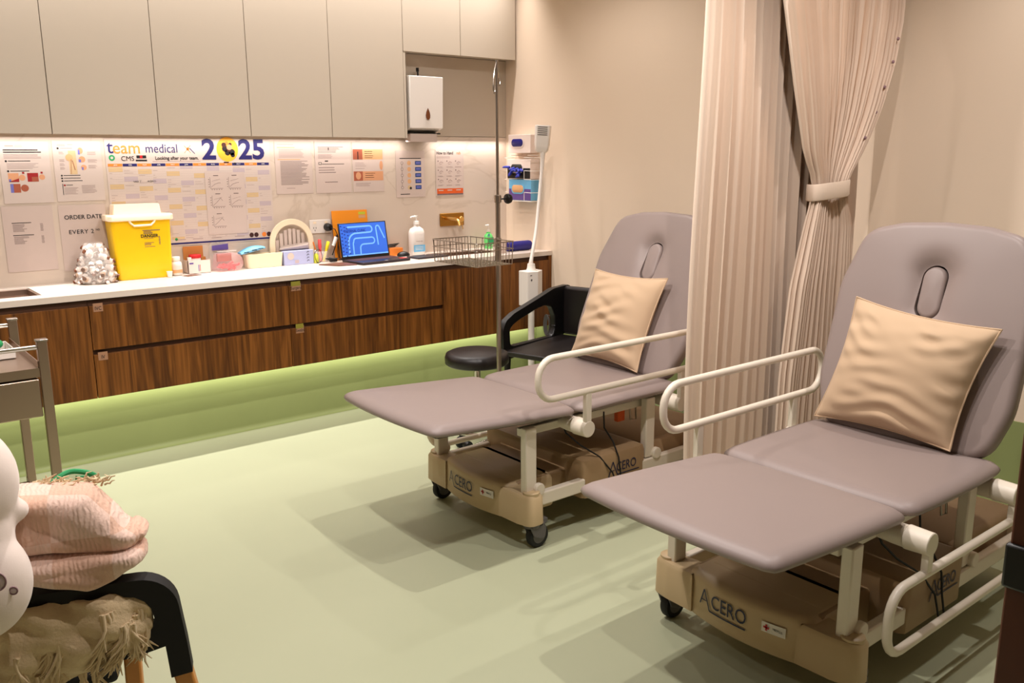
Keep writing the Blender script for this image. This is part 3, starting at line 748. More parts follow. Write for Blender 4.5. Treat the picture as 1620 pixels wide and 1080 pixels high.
# 5 year planner
X1, X2, Z1, Z2 = 1.318, 2.252, 1.058, 1.655
o = sheet('year_planner', 'large team medical 2025 wall planner with orange and navy month bars', 'wall planner', X1, Z1, X2, Z2)
T(o, 't', .098, 1.328, 1.607, 'p_navy', sx=1.0, bold=.0006); T(o, 'eam', .090, 1.356, 1.603, 'orange', sx=.98, bold=.0004); T(o, 'medical', .068, 1.527, 1.600, 'p_navy', sx=.86)
T(o, 'CMS', .036, 1.396, 1.547, 'ink'); T(o, 'Looking after your team.', .026, 1.577, 1.549, 'ink', bold=.0004, sx=.93)
T(o, '2', .158, 1.882, 1.592, 'p_navy', bold=.0045, align='CENTER', sx=1.05); T(o, '25', .158, 2.140, 1.592, 'p_navy', bold=.0045, align='CENTER', sx=1.05)
mon = ['JAN', 'FEB', 'MAR', 'APR', 'MAY', 'JUN', 'JUL', 'AUG', 'SEP', 'OCT', 'NOV', 'DEC']
cw = (X2-.012-X1-.004)/12
def f(mb):
    mb.line([(1.742, 1.618), (1.778, 1.578)], .0025, yr, 1); mb.line([(1.742, 1.578), (1.778, 1.620)], .0025, yr, 1); mb.line([(1.772, 1.604), (1.800, 1.574)], .004, yr, 0)
    mb.disc(1.762, 1.600, .008, yr, 1)
    mb.disc(1.350, 1.552, .016, yr, 2); mb.disc(1.350, 1.552, .007, yt, 6)
    mb.rect(1.478, 1.549, 1.53, 1.565, yr, 3); mb.rect(1.496, 1.549, 1.510, 1.565, yt, 7); mb.rect(1.473, 1.533, 1.533, 1.542, yr, 3)
    para(mb, 1.562, 1.83, 1.533, 1, .01, .004, 8, 0)
    mb.disc(1.992, 1.598, .070, yr, 4, 40, sx=.92)
    random.seed(4)
    for dx, dz, r, c in ((-.020, .025, .014, 5), (-.014, .004, .018, 3), (0, -.018, .017, 3), (.012, .012, .016, 9), (.026, -.016, .018, 3), (.03, -.032, .013, 3), (-.004, .034, .011, 1), (.018, .028, .010, 5), (.008, -.004, .012, 5)):
        mb.disc(1.992+dx, 1.598+dz, r, yt-.0001*c, c)
    mb.rect(1.965, 1.520, 1.995, 1.527, yt, 3); mb.rect(2.025, 1.512, 2.037, 1.522, yt, 3)
    for i in range(12):
        a = X1+.008+i*cw; mb.rect(a, 1.506, a+cw-.002, 1.521, yr, 0 if i % 2 else 1)
        for k in range(31):
            z = 1.503-k*.0132; c = 10 if (k+3*i) % 7 in (0, 1) else 11
            if (k+3*i) % 7 in (0, 1): mb.rect(a+.001, z-.0125, a+cw-.003, z, yq, 12 if i % 2 == 0 else 10)
            elif random.random() < .35: mb.rect(a+.004, z-.008, a+.004+random.uniform(.01, .05), z-.006, yq, 8)
            mb.rect(a+.001, z-.0130, a+cw-.003, z-.0127, yq, 8)
    mb.rect(X1+.008, Z1+.006, X2-.02, Z1+.016, yr, 0)
    for x, c in ((1.65, 2), (1.75, 8), (1.86, 8), (2.0, 8)): mb.rect(x, Z1+.030, x+.06, Z1+.034, yr, 8)
    mb.disc(1.657, Z1+.036, .008, yr, 2)
    for x, c in ((2.105, 5), (2.135, 5), (2.185, 1), (2.215, 5)): mb.disc(x, Z1+.035, .014, yt, c)
prints(o, 'printed_calendar', ['p_navy', 'orange', 'p_green', 'ink', 'p_yellow', 'p_brown', 'paper', 'red', 'ink_pale', 'p_skin', 'p_lav', 'paper', 'p_cream'], f)
for i in range(12): T(o, mon[i], .011, X1+.008+cw*(i+.5), 1.513, 'white', 'CENTER', y=YP-.001)
for x, s in ((1.45, 'VAX 1'), (1.525, 'AGM !!')): T(o, s, .015, x, 1.423, 'ink', y=YP)
# 6 growth charts
o = sheet('chart_sheet', 'pinkish sheet of five small line charts stuck over the planner', 'sheet', 1.846, 1.108, 2.082, 1.467, 'paper_dim', y=YP-.003)
def f(mb):
    y_ = YP-.0042
    for x, z in ((1.875, 1.395), (1.985, 1.395), (1.88, 1.290), (1.99, 1.290), (1.88, 1.175)):
        mb.line([(x, z+.045), (x, z-.02), (x+.075, z-.02)], .0016, y_, 0)
        for k in range(4): mb.rect(x-.010, z-.012+k*.014, x-.005, z-.008+k*.014, y_, 1)
        for k in range(5): mb.rect(x+.006+k*.014, z-.028, x+.012+k*.014, z-.025, y_, 1)
        mb.line([(x+.005, z-.012), (x+.025, z+.004), (x+.05, z+.020+random.uniform(-.01, .01)), (x+.062, z+.012)], .0016, y_, 1)
        mb.line([(x+.01, z+.022), (x+.06, z+.034)], .001, y_, 1); mb.rect(x+.02, z+.052, x+.05, z+.056, y_, 0)
prints(o, 'printed_charts', ['ink_soft', 'ink_soft'], f)
# 7-9
o = sheet('information_sheet', 'typed instruction sheet packed with text lines, just right of the planner', 'sheet', 2.283, 1.330, 2.527, 1.648, 'laminate')
def f(mb):
    para(mb, 2.30, 2.43, 1.630, 1, .01, .003, 1); para(mb, 2.30, 2.44, 1.612, 1, .01, .0045, 2); para(mb, 2.31, 2.50, 1.600, 8, .0066, .0026, 1)
    para(mb, 2.30, 2.47, 1.540, 1, .01, .0045, 2); para(mb, 2.315, 2.505, 1.529, 20, .0074, .0028, 0, .3); para(mb, 2.35, 2.42, 1.366, 1, .01, .004, 1)
prints(o, 'printed_text', ['ink_soft', 'ink_pale', 'p_tan'], f)
o = sheet('information_sheet', 'half-empty typed sheet with two small black marks, left of the face photos', 'sheet', 2.548, 1.328, 2.796, 1.648, 'laminate')
def f(mb):
    para(mb, 2.57, 2.77, 1.615, 4, .0068, .0026, 0, .5); para(mb, 2.57, 2.70, 1.585, 1, .01, .003, 0); para(mb, 2.57, 2.69, 1.570, 5, .006, .0025, 1)
    mb.rect(2.640, 1.595, 2.645, 1.610, yr, 2); mb.rect(2.615, 1.524, 2.638, 1.530, yr, 2); mb.rect(2.570, 1.505, 2.592, 1.520, yr, 2); mb.rect(2.573, 1.508, 2.589, 1.517, yt, 3)
    para(mb, 2.595, 2.75, 1.510, 1, .01, .003, 2, 0); para(mb, 2.57, 2.71, 1.488, 3, .015, .0034, 0); para(mb, 2.61, 2.70, 1.398, 1, .01, .004, 0, 0)
prints(o, 'printed_text', ['ink_soft', 'ink_pale', 'ink', 'paper'], f)
o = sheet('treatment_leaflet', 'leaflet with three tan bands and close-up face photos', 'leaflet', 2.810, 1.328, 3.040, 1.646, 'laminate')
def f(mb):
    mb.rect(2.815, 1.535, 3.035, 1.600, yq, 0); mb.rect(2.815, 1.535, 2.885, 1.600, yr, 1); mb.rect(2.847, 1.535, 2.855, 1.585, yt, 2)
    mb.rect(2.815, 1.400, 3.035, 1.460, yq, 3); mb.rect(2.818, 1.400, 2.882, 1.460, yr, 1); mb.disc(2.850, 1.432, .024, yt, 4, sx=.8); mb.disc(3.022, 1.497, .030, yr, 4, sx=.42)
    for z in (1.588, 1.575, 1.560, 1.548): para(mb, 2.90, 2.97, z, 1, .01, .003, 5)
    for z in (1.515, 1.505, 1.495, 1.480): para(mb, 2.83, 2.91, z, 1, .01, .003, 5)
    for z in (1.448, 1.435, 1.422): para(mb, 2.90, 2.98, z, 1, .01, .003, 2)
    para(mb, 2.83, 2.95, 1.385, 3, .008, .003, 5)
prints(o, 'printed_photos', ['p_tan', 'p_skin_dark', 'p_brown', 'p_skin', 'p_skin', 'ink_pale'], f)
# 10 five moments
o = sheet('procedure_poster', 'poster with a column of five dark blue boxes and round icons', 'poster', 3.134, 1.282, 3.365, 1.592, 'laminate')
def f(mb):
    para(mb, 3.165, 3.335, 1.543, 1, .01, .005, 0, 0)
    mb.line([(3.182, 1.515), (3.182, 1.345)], .002, yq, 1)
    for k in range(5):
        z = 1.510-k*.0405; mb.disc(3.182, z, .010, yr, 2); mb.disc(3.182, z, .0075, yt, 3); mb.disc(3.238, z, .015, yr, 4 if k < 4 else 5); mb.rect(3.286, z-.013, 3.334, z+.013, yr, 6); mb.rect(3.293, z-.005, 3.327, z+.006, yt, 7)
    mb.disc(3.247, 1.343, .009, yt, 0); para(mb, 3.165, 3.24, 1.306, 1, .01, .005, 0, 0)
prints(o, 'printed_icons', ['ink', 'ink_soft', 'ink_soft', 'paper', 'p_tan', 'p_cream', 'p_blue', 'p_periw'], f)
o = sheet('hand_hygiene_poster', 'How to Handrub poster with an orange footer band, above the tap', 'poster', 3.455, 1.283, 3.692, 1.600, 'laminate')
T(o, 'How to Hand', .030, 3.462, 1.575, 'ink', sx=.84, bold=.0003); T(o, 'rub', .030, 3.632, 1.575, 'orange', sx=.84)
def f(mb):
    mb.rect(3.462, 1.298, 3.685, 1.333, yq, 0); mb.rect(3.462, 1.288, 3.685, 1.298, yq, 3)
    for x in (3.475, 3.55, 3.625): mb.rect(x, 1.318, x+.04, 1.324, yr, 4)
    para(mb, 3.462, 3.60, 1.552, 2, .008, .003, 1, .2)
    for i in range(3):
        for j in range(3):
            x = 3.475+i*.074; z = 1.505-j*.062
            mb.disc(x, z+.016, .004, yr, 2); mb.line([(x+.008, z), (x+.025, z+.012), (x+.042, z+.004)], .004, yr, 1); mb.line([(x+.012, z-.008), (x+.030, z-.002)], .003, yr, 1)
            para(mb, x-.005, x+.055, z-.022, 2, .005, .002, 1, .4)
prints(o, 'printed_steps', ['orange_deep', 'ink_pale', 'ink_soft', 'ink_soft', 'paper'], f)

# ============================================================ tap, socket
t = thing('wall_tap', 'brushed gold wall-mounted mixer tap on a rectangular plate', 'tap', (3.58, YB-.012, 1.115))
MB().box(3.478, 3.682, YB-.026, YB-.0125, 1.072, 1.162).build('plate', 'gold_shaded', t, bevel=.004, world=True)
s = [V(3.52, YB-.026, 1.128), V(3.52, YB-.05, 1.130)]
P = [(3.52, YB-.026, 1.128), (3.52, YB-.12, 1.128), (3.52, YB-.165, 1.125), (3.52, YB-.188, 1.112), (3.52, YB-.198, 1.085)]
MB().tube(P, .0115, 16).build('spout', 'gold', t, world=True)
MB().tube([(3.635, YB-.026, 1.118), (3.635, YB-.065, 1.118)], .020, 20).build('valve', 'gold', t, world=True, bevel=.003)
MB().tube([(3.635, YB-.055, 1.115), (3.628, YB-.085, 1.05)], .003, 8).build('lever', 'gold', t, world=True)
t = thing('power_outlet', 'double power socket left of the orange folder', 'socket', (2.56, YB-.012, 1.12))
MB().box(2.487, 2.632, YB-.022, YB-.0125, 1.078, 1.163).build('faceplate', 'white_plastic', t, bevel=.003, world=True)
m_ = MB()
for x in (2.522, 2.60): m_.box(x-.012, x+.008, YB-.0245, YB-.022, 1.140, 1.152)
m_.build('switch', 'lid_cream', t, world=True)
m_ = MB()
for a in (-.008, .008): m_.box(2.52+a-.0015, 2.52+a+.0015, YB-.0232, YB-.0219, 1.108, 1.118)
m_.box(2.5185, 2.5215, YB-.0232, YB-.0219, 1.092, 1.102); m_.build('sockets', 'ink', t, world=True)
t = tag(MB().lathe([(.024, 0), (.026, .012), (.022, .038), (.012, .045)], (0, 0, 0), 20, mt=Matrix.Rotation(PI/2, 3, 'X')).tube([(0, -.04, 0), (.02, -.07, -.01), (.045, -.06, -.06), (.052, -.03, -.16), (.06, -.03, -.2095), (.12, -.06, -.2115)], .0028, 8).build('power_plug', 'black_plastic', loc=(2.603, YB-.024, 1.115)), 'round black plug with its lead in the double socket', 'plug')

# ============================================================ things on the worktop
ZC = .9005
# sharps container
t = thing('sharps_bin', 'large yellow sharps bin with cream lid and DANGER print', 'sharps bin', (1.44, 5.015, ZC))
def rr(x0, x1, y0, y1, r, n=5): return rpoly([(x0, y0), (x1, y0), (x1, y1), (x0, y1)], r, n)
L = []
for k, (z, e, yy) in enumerate(((0, 0, 0), (.004, .004, .002), (.10, .008, .005), (.25, .013, .010), (.318, .016, .012))):
    L.append([V(x, y, z) for x, y in rr(-.140-e*1.4, .138+e*.9, -.032-yy*.4, .092, .018)])
MB().loops(L).build('bin_body', 'yellow', t)
MB().loops([[V(x, y, z) for x, y in rr(-.172-a, .160+a, -.052-a, .096, .02)] for z, a in ((.318, 0), (.322, .004), (.345, .004), (.350, 0))]).build('lid', 'lid_cream', t)
MB().loops([[V(x, y, z) for x, y in rr(-.135+a, .115-a, -.005+a*.3, .085, .008)] for z, a in ((.35, 0), (.40, .006), (.405, .010))]).build('drop_chute', 'lid_cream', t)
MB().tube([(-.075, -.046, .330), (-.066, -.050, .308), (-.05, -.052, .292), (.04, -.052, .294), (.058, -.050, .310), (.065, -.046, .330)], .006, 8).build('handle', 'lid_cream', t)
yb_ = -.0385
text('DANGER', .024, (.030, yb_-.0012, .233), FRONT, t, 'ink', sx=.95, bold=.0006)
m_ = MB(); random.seed(3)
m_.rect(-.005, .262, .088, .266, yb_-.0022)
for z in (.257, .252, .247, .221, .198, .192, .187, .176): m_.rect(.0, z-.0022, .0+random.uniform(.035, .06), z, yb_-.001)
for z in range(6): m_.rect(.078, .185+z*.008, .086, .189+z*.008, yb_-.001)
m_.build('printed_text', 'ink_soft', t, smooth=0)
# clear jar of vials
t = thing('vial_jar', 'clear wide-bottomed glass jar beside the yellow sharps bin', 'jar', (1.185, 4.995, ZC))
jp = [(.0, .0), (.078, .0), (.094, .010), (.098, .035), (.093, .075), (.080, .125), (.062, .17), (.048, .20), (.044, .212)]
MB().lathe(jp, n=40, cap0=False, cap1=False).build('glass', 'glass', t, solid=.0025)
def vial(label, m1, m2, mcap, r=.0145, h=.046):
    v = thing('vial', label, 'vial', (0, 0, 0), group='used vials heaped in the clear jar')
    MB().lathe([(r*.9, 0), (r, .002), (r, h*.62), (r*.5, h*.78), (r*.5, h*.86)], n=16).build('glass_body', m1, v)
    MB().lathe([(r*1.01, h*.12), (r*1.02, h*.12), (r*1.02, h*.55), (r*1.01, h*.55)], n=16).build('paper_label', m2, v)
    MB().lathe([(r*.66, h*.82), (r*.68, h*.84), (r*.68, h), (r*.6, h*1.01)], n=16).build('cap', mcap, v)
    return v
protos = [vial('small glass medicine vial in the heap inside the jar', 'vial_pale', 'vial_white', 'vial_grey'), vial('small glass medicine vial in the heap inside the jar', 'vial_white', 'paper', 'amber', .016, .05), vial('small glass medicine vial in the heap inside the jar', 'amber', 'vial_white', 'vial_white', .013, .042)]
random.seed(11); first = [True]*3; cnt = 0
for lay, (z, R, k) in enumerate(((.020, .070, 11), (.052, .070, 11), (.084, .060, 9), (.114, .050, 7), (.143, .038, 6), (.170, .025, 4), (.196, .010, 2), (.022, .034, 5), (.056, .030, 4))):
    for i in range(k):
        p = random.choices((0, 1, 2), (5, 5, 3))[0]; a = 2*PI*(i+.5*(lay % 2))/k+random.uniform(-.1, .1)
        v = protos[p] if first[p] else copy_tree(protos[p]); first[p] = False
        v.location = (1.185+R*math.cos(a)*.93, 4.995+R*math.sin(a)*.93, ZC+z+random.uniform(-.003, .004)); v.rotation_euler = (random.uniform(.4, 2.6), random.uniform(-.4, .4), a+PI/2+random.uniform(-.6, .6))
# small cup, bottle, card
tag(MB().lathe([(.0, 0), (.011, 0), (.016, .034), (.017, .034), (.015, .033), (.010, .003), (0, .003)], n=20).build('medicine_cup', 'white_plastic', loc=(1.551, 4.945, ZC)), 'tiny white plastic cup in front of the sharps bin', 'cup')
t = thing('pill_bottle', 'white ribbed-cap tablet bottle standing on a dark card', 'bottle', (1.615, 5.02, ZC+.0015))
MB().lathe([(.0, 0), (.027, 0), (.030, .004), (.030, .062), (.026, .072), (.019, .078), (.019, .084)], n=28).build('bottle_body', 'white_plastic', t)
MB().lathe([(.0205, .080), (.022, .082), (.022, .100), (.020, .103)], n=28).build('cap', 'white', t)
MB().lathe([(.0303, .012), (.0305, .012), (.0305, .055), (.0303, .055)], n=28, cap0=False, cap1=False).build('paper_label', 'carton', t)
MB().lathe([(.0307, .014), (.0308, .014), (.0308, .032), (.0307, .032)], n=28, cap0=False, cap1=False).build('orange_band', 'p_tan', t)
tag(MB().box(-.045, .045, -.030, .030, 0, .001).build('dark_card', 'leather_brown', loc=(1.66, 4.965, ZC)), 'small dark brown card lying under the tablet bottle', 'card').rotation_euler[2] = .3
bpy.data.objects['dark_card'].location = (1.675, 4.955, ZC)
# open carton
t = thing('carton', 'open white carton with raised brown flap, left of the pink dispenser', 'box', (1.745, 5.06, ZC))
m_ = MB()
for a in ((-.062, .062, -.045, -.043), (-.062, .062, .043, .045), (-.062, -.060, -.043, .043), (.060, .062, -.043, .043)): m_.box(*a, 0, .075)
m_.box(-.062, .062, -.045, .045, 0, .002); m_.build('box', 'carton', t)
MB().box(-.060, .055, .041, .043, .070, .150).build('flap', 'cardboard', t)
m_ = MB().rect(-.058, .055, -.035, .064, -.0458).rect(-.008, .012, -.004, .050, -.0458); m_.build('purple_print', 'purple', t, smooth=0)
MB().rect(.0, .014, .003, .05, -.0465).build('red_print', 'red', t, smooth=0)
t = thing('screw_top_jar', 'white jar with red lid standing in the open carton', 'jar', (1.735, 5.055, ZC+.003))
MB().lathe([(0, 0), (.030, 0), (.032, .004), (.032, .082), (.030, .085)], n=28).build('jar_body', 'carton', t)
MB().lathe([(.033, .083), (.034, .085), (.034, .100), (.032, .103)], n=28).build('lid', 'red', t)
tag(MB().box(-.013, .013, -.010, .010, 0, .085).build('small_box', 'cardboard', loc=(1.788, 5.075, ZC+.003), bevel=.001), 'narrow brown box standing in the right of the open carton', 'box')
tag(MB().box(-.010, .010, -.008, .008, 0, .090).build('small_box', 'carton', loc=(1.693, 5.03, ZC+.003), bevel=.001), 'narrow pale box standing in the left corner of the open carton', 'box')
# pink bag + clear dispenser
t = thing('swab_dispenser', 'clear rounded plastic dispenser holding pink wrapped swabs', 'dispenser', (1.915, 5.03, ZC))
P = resample(rpoly([(-.085, .0), (.045, .0), (.082, .03), (.075, .075), (.045, .105), (-.065, .105)], [.015, .04, .03, .03, .02, .01]), 48)
MB().loops([[V(x, -.045, z) for x, z in inset(P, .006)], [V(x, -.05, z) for x, z in inset(P, .012)], [V(x, -.045, z) for x, z in inset(P, .006)], [V(x, -.04, z) for x, z in P], [V(x, .035, z) for x, z in P]][2:]).build('shell', 'pink_clear', t)
m_ = MB(); random.seed(5)
for k in range(9):
    a = random.uniform(-.5, .5); mt = Matrix.Translation((-.03+.008*k, -.01+.004*(k % 3), .022+.004*(k % 4))) @ Matrix.Rotation(a, 4, 'Y') @ Matrix.Rotation(random.uniform(-.4, .4), 4, 'Z')
    m_.box(-.038, .038, -.010, .010, -.0035, .0035, 0, mt)
m_.build('pink_swabs', 'pink_hot', t)
MB().box(-.055, .030, .012, .028, .055, .100).build('purple_card', 'p_skin_dark', t)
tag(MB().tube([(-.075, -.047, .12), (.04, -.047, .12)], .003, 8).build('rim', 'clear', t), None)
t = thing('wipes_pouch', 'clear bag with purple printed top leaning behind the pink swabs', 'bag', (1.895, 5.095, ZC+.10))
m_ = MB(); L = []
for z, e, y in ((-.098, .055, 0), (-.04, .06, 0), (.03, .058, .004), (.062, .045, .008)): L.append([V(x*e, y-.008*(1 if s > 0 else -1)*(1-abs(x)), z) for s, xs_ in ((1, (-1, -.5, 0, .5, 1)), (-1, (.5, 0, -.5))) for x in xs_])
m_.loops(L); m_.build('bag', 'clear', t)
MB().loops([[V(x, -.012, .018), V(x, -.013, .046+.008*(x > 0)), V(x, -.0125, .046), V(x, -.0118, .018)] for x in (-.048, .05)]).build('purple_print', 'purple', t)
m_ = MB().rect(-.025, -.010, .005, -.004, -.014).rect(-.025, -.024, .005, -.020, -.014); m_.build('black_print', 'ink', t, smooth=0)
# white tray basket with blue pack on top
t = thing('storage_basket', 'cream woven oblong basket in the middle of the worktop', 'basket', (2.145, 5.062, ZC))
L = [[V(x, y, z) for x, y in rr(-.105-a, .112+a, -.035-a*.5, .040, .02)] for z, a in ((0, 0), (.05, .005), (.085, .009))]
L += [[V(x, y, z) for x, y in rr(-.108, .115, -.036, .037, .018)] for z in (.085, .03)]
MB().loops(L, 0, True, True).build('basket_body', 'weave', t, bevel=.002)
t = thing('mask_pack', 'pale blue soft pack of masks lying on the cream basket', 'pack', (2.075, 5.055, ZC+.085))
m_ = MB(); random.seed(9)
L = []
for i in range(9):
    x = -.075+.15*i/8; h = .020*math.sin(PI*(i+.5)/9)+.006; L.append([V(x, -.03, .001+.03*i/8), V(x, -.034, .001+.03*i/8+h*.5), V(x, -.01, .001+.03*i/8+h*1.2), V(x, .03, .001+.03*i/8+h), V(x, .032, .001+.03*i/8)])
m_.loops(L); m_.build('pack', 'sky', t)
m_ = MB()
for x in (-.06, -.01, .03): m_.box(x, x+.03, -.037, -.033, .012+(x+.06)*.2, .016+(x+.06)*.2)
m_.build('black_print', 'ink', t)
# tissue-style lavender box
t = thing('glove_box', 'lavender cardboard box with open top beside the cream basket', 'box', (2.365, 5.065, ZC))
MB().box(-.098, .098, -.040, .045, 0, .087).build('box', 'lav_box', t, bevel=.002)
MB().disc(-.055, .055, .022, -.0413, 0).build('round_print', 'paper', t, smooth=0)
MB().rect(-.028, .010, -.002, .030, -.0413, 0).build('square_print', 'p_lav', t, smooth=0)
m_ = MB()
for z in (.075, .058, .040, .022): m_.line([(.052, z-.005), (.060, z+.004), (.068, z-.001)], .003, -.0413, 0)
m_.build('printed_symbols', 'ink', t, smooth=0)
MB().loops([[V(-.10, .0, .090), V(.09, .0, .092), V(.10, .04, .094), V(-.09, .045, .090)], [V(-.115, -.012, .098), V(.075, -.02, .118), V(.115, .03, .124), V(-.085, .04, .110)], [V(-.085, -.005, .104), V(.085, -.012, .128), V(.112, .03, .130), V(-.075, .035, .118)]]).build('lid_flap', 'paper', t, bevel=.002)
# round slatted memo holder behind
t = thing('letter_rack', 'round-topped pale wooden rack of upright papers behind the lavender box', 'rack', (2.345, YB-.045, ZC))
P = arc(0, .135, .145, 0, PI, 28); Po = [(.145, 0)]+P+[(-.145, 0)]; Pi = [(x*.76, .135+(z-.135)*.76) if z > .13 else (x*.76, z+.02) for x, z in Po]
m_ = MB(); n_ = len(Po)
vs = [V(x, y, z) for y in (-.012, 0) for x, z in Po]+[V(x, y, z) for y in (-.012, 0) for x, z in Pi]
fs = []
for i in range(n_-1):
    fs += [(i, i+1, 2*n_+i+1, 2*n_+i), (n_+i, n_+i+1, 3*n_+i+1, 3*n_+i), (i, i+1, n_+i+1, n_+i), (2*n_+i, 2*n_+i+1, 3*n_+i+1, 3*n_+i)]
m_.add(vs, fs); m_.build('ring_frame', 'weave', t, bevel=.002)
random.seed(2)
for k in range(7):
    x = -.10+.029*k; h = .215-.0*abs(x); h = .125+math.sqrt(max(0, .108**2-x*x))-.004
    MB().box(x, x+.020, .006+.001*k, .009+.001*k, .004, h-.01).build('upright_paper', 'paper' if k % 2 else 'paper_dim', t)
MB().box(-.14, .14, -.010, .03, 0, .006).build('rack_base', 'weave', t)
# pen pot, pens
t = thing('pen_pot', 'clear pot for pens between the lavender box and laptop', 'pot', (2.535, 5.06, ZC))
MB().lathe([(0, 0), (.03, 0), (.034, .002), (.036, .07)], n=24, cap1=False).build('pot', 'clear', t, solid=.002)
def pen(label, x, y, dx, dy, ln, r, m1, m2):
    p = thing('pen', label, 'pen', (x, y, ZC+.004)); a = V(0, 0, 0); b = V(dx, dy, ln)
    MB().tube([a, b*.7], r*.85, 10).build('barrel', m1, p); MB().tube([b*.6, b*.66, b*.97, b], [r*.9, r*1.1, r*1.1, r*.8], 12).build('cap', m2, p)
pen('chunky pink highlighter upright in the pen pot', 2.528, 5.06, -.004, -.004, .140, .010, 'pink_hot', 'pink_hot')
pen('chunky yellow highlighter leaning right in the pen pot', 2.545, 5.055, .035, -.01, .125, .010, 'yel_pen', 'yel_pen')
pen('thin orange pen leaning left in the pen pot', 2.515, 5.065, -.03, 0, .125, .004, 'orange_deep', 'orange')
pen('thin white pen upright at the back of the pen pot', 2.54, 5.078, .004, 0, .125, .004, 'white', 'white')
t = thing('lime_bottle', 'small lime green squeeze tube beside the lavender box', 'bottle', (2.482, 5.03, ZC))
MB().lathe([(0, 0), (.014, 0), (.016, .004), (.014, .05), (.007, .060), (.006, .066)], n=20).build('bottle_body', 'lime', t); MB().lathe([(.008, .062), (.008, .078), (.006, .08)], n=16).build('cap', 'white', t)
tag(MB().tube([(.0+.045*math.cos(a), .004*math.sin(3*a), .045+.042*math.sin(a)) for a in [2*PI*i/24 for i in range(24)]], .0025, 6, closed=True).build('cable_loop', 'black_plastic', loc=(2.487, 5.005, ZC)), 'loop of thin black cable standing in front of the pen pot', 'cable').scale = (.55, 1, 1)
t = thing('cable_bundle', 'untidy bundle of black cables left of the laptop', 'cables', (2.575, 4.99, ZC+.004)); random.seed(6)
m_ = MB(); P = [(random.uniform(-.05, .05), random.uniform(-.02, .02), random.uniform(.004, .026)) for _ in range(22)]; m_.tube(P, .004, 6); m_.build('cables', 'black_plastic', t)
MB().box(-.02, .03, -.01, .012, 0, .022).build('adapter', 'black_plastic', t, bevel=.004)
tag(MB().tube([(0, 0, .04), (.02, -.005, .09), (.035, 0, .16), (.04, .005, .165), (.05, .01, .13), (.052, 0, .02), (.07, -.01, .004)], .0035, 8).build('charging_cable', 'black_plastic', loc=(2.60, 5.04, ZC)), 'black charging lead arching up in front of the orange folder', 'cable')
tag(MB().tube([(0, 0, 0), (.022, -.004, .055)], [.010, .013], 10).build('thermometer', 'white', loc=(2.605, 5.03, ZC+.10)), 'white probe tip hanging from the charging lead', 'probe')
# orange folder
t = thing('document_folder', 'bright orange card folder standing against the splashback behind the laptop', 'folder', (2.775, 5.075, ZC), 0)
mt = Matrix.Rotation(math.radians(-5), 4, 'X')
m_ = MB().box(-.135, .12, -.004, .004, 0, .315, 0, mt); m_.build('folder', 'orange_folder', t, bevel=.001)
m_ = MB(); m_.add([mt @ V(x, -.0046, z) for x, z in ((.055, .285), (.105, .285), (.105, .302), (.055, .302))], [(0, 1, 2, 3)], 0); m_.add([mt @ V(x, -.0046, z) for x, z in ((.055, .262), (.105, .262), (.105, .282), (.055, .282))], [(0, 1, 2, 3)], 1)
m_.build('folder_sticker', ['lime', 'p_tan'], t, smooth=0)
# leather pouch
tag(MB().loops([[V(x, y, z) for x, y in rpoly([(-.10, .05), (-.02, -.10), (.10, -.12), (.085, .03)], .015)] for z in (0, .005)]).build('mouse_mat', 'leather_brown', loc=(2.53, 4.88, ZC)), 'dark brown leather mat lying left of the laptop', 'mat')
# laptop
t = thing('laptop', 'open laptop with a glowing blue desktop screen', 'laptop', (2.812, 4.85, ZC), 0.10)
MB().loops([[V(x, y, z) for x, y in rr(-.185, .185, -.115, .115, .01)] for z in (.002, .016)]).build('base', 'laptop', t, bevel=.002)
MB().box(-.165, .165, -.005, .095, .0162, .0168).build('keyboard', 'p_brown', t)
MB().box(-.05, .05, -.095, -.03, .0162, .0166).build('trackpad', 'black_plastic', t)
MB().box(-.012, .010, -.108, -.100, .0162, .0166).build('badge', 'white', t)
MB().box(.125, .175, -.095, -.060, .0162, .0175).build('red_sticker', 'red', t)
tl = Matrix.Translation((0, .112, .012)) @ Matrix.Rotation(math.radians(-9), 4, 'X')
so = MB().box(-.185, .185, -.003, .004, 0, .232, 0, tl).build('screen_lid', 'black_plastic', t, bevel=.003)
sc = MB(); q = lambda pts, y, mi: sc.add([tl @ V(x, y, z) for x, z in pts], [tuple(range(len(pts)))], mi)
q([(-.176, .022), (.176, .022), (.176, .226), (-.176, .226)], -.0034, 0)
def sw(pts, wd, mi=1, y=-.0039):
    m2 = MB(); m2.line(pts, wd, y); sc.add([tl @ Vector(v) for v in m2.v], m2.f, mi)
sw([(-.12, .205), (.05, .206)]+arc(.05, .186, .02, PI/2, -PI/2, 8)+[(-.06, .164)]+arc(-.06, .104, .06, PI/2, PI, 8)+[(-.122, .04)], .010)
sw([(-.09, .03), (-.088, .10)]+arc(-.062, .112, .02, PI, PI/2, 6)+[(.06, .132)]+arc(.06, .112, .02, PI/2, -PI/2, 8)+[(-.01, .092)]+arc(-.01, .066, .026, PI/2, PI, 6)+[(-.038, .03)], .009)
sw([(.105, .08), (.10, .19)]+arc(.115, .19, .015, PI, 0, 8)+[(.16, .12)], .009)
q([(-.176, .022), (.176, .022), (.176, .030), (-.176, .030)], -.0041, 1)
random.seed(8)
for i in range(26):
    x = -.170+.022*(i % 3)+random.uniform(-.003, .003); z = .21-.0075*i; q([(x, z), (x+.010, z), (x+.010, z+.006), (x, z+.006)], -.0043, 2)
sc.build('screen', ['screen_blue', 'screen_light', 'screen_dark'], so, smooth=0, orient=False)
for o_ in (so,):
    mt3 = (tl.to_3x3() @ FRONT)
    text('INTERNAL CLINIC', .026, tuple(tl @ V(-.062, -.0046, .180)), mt3, o_, 'screen_dark', sx=.78)
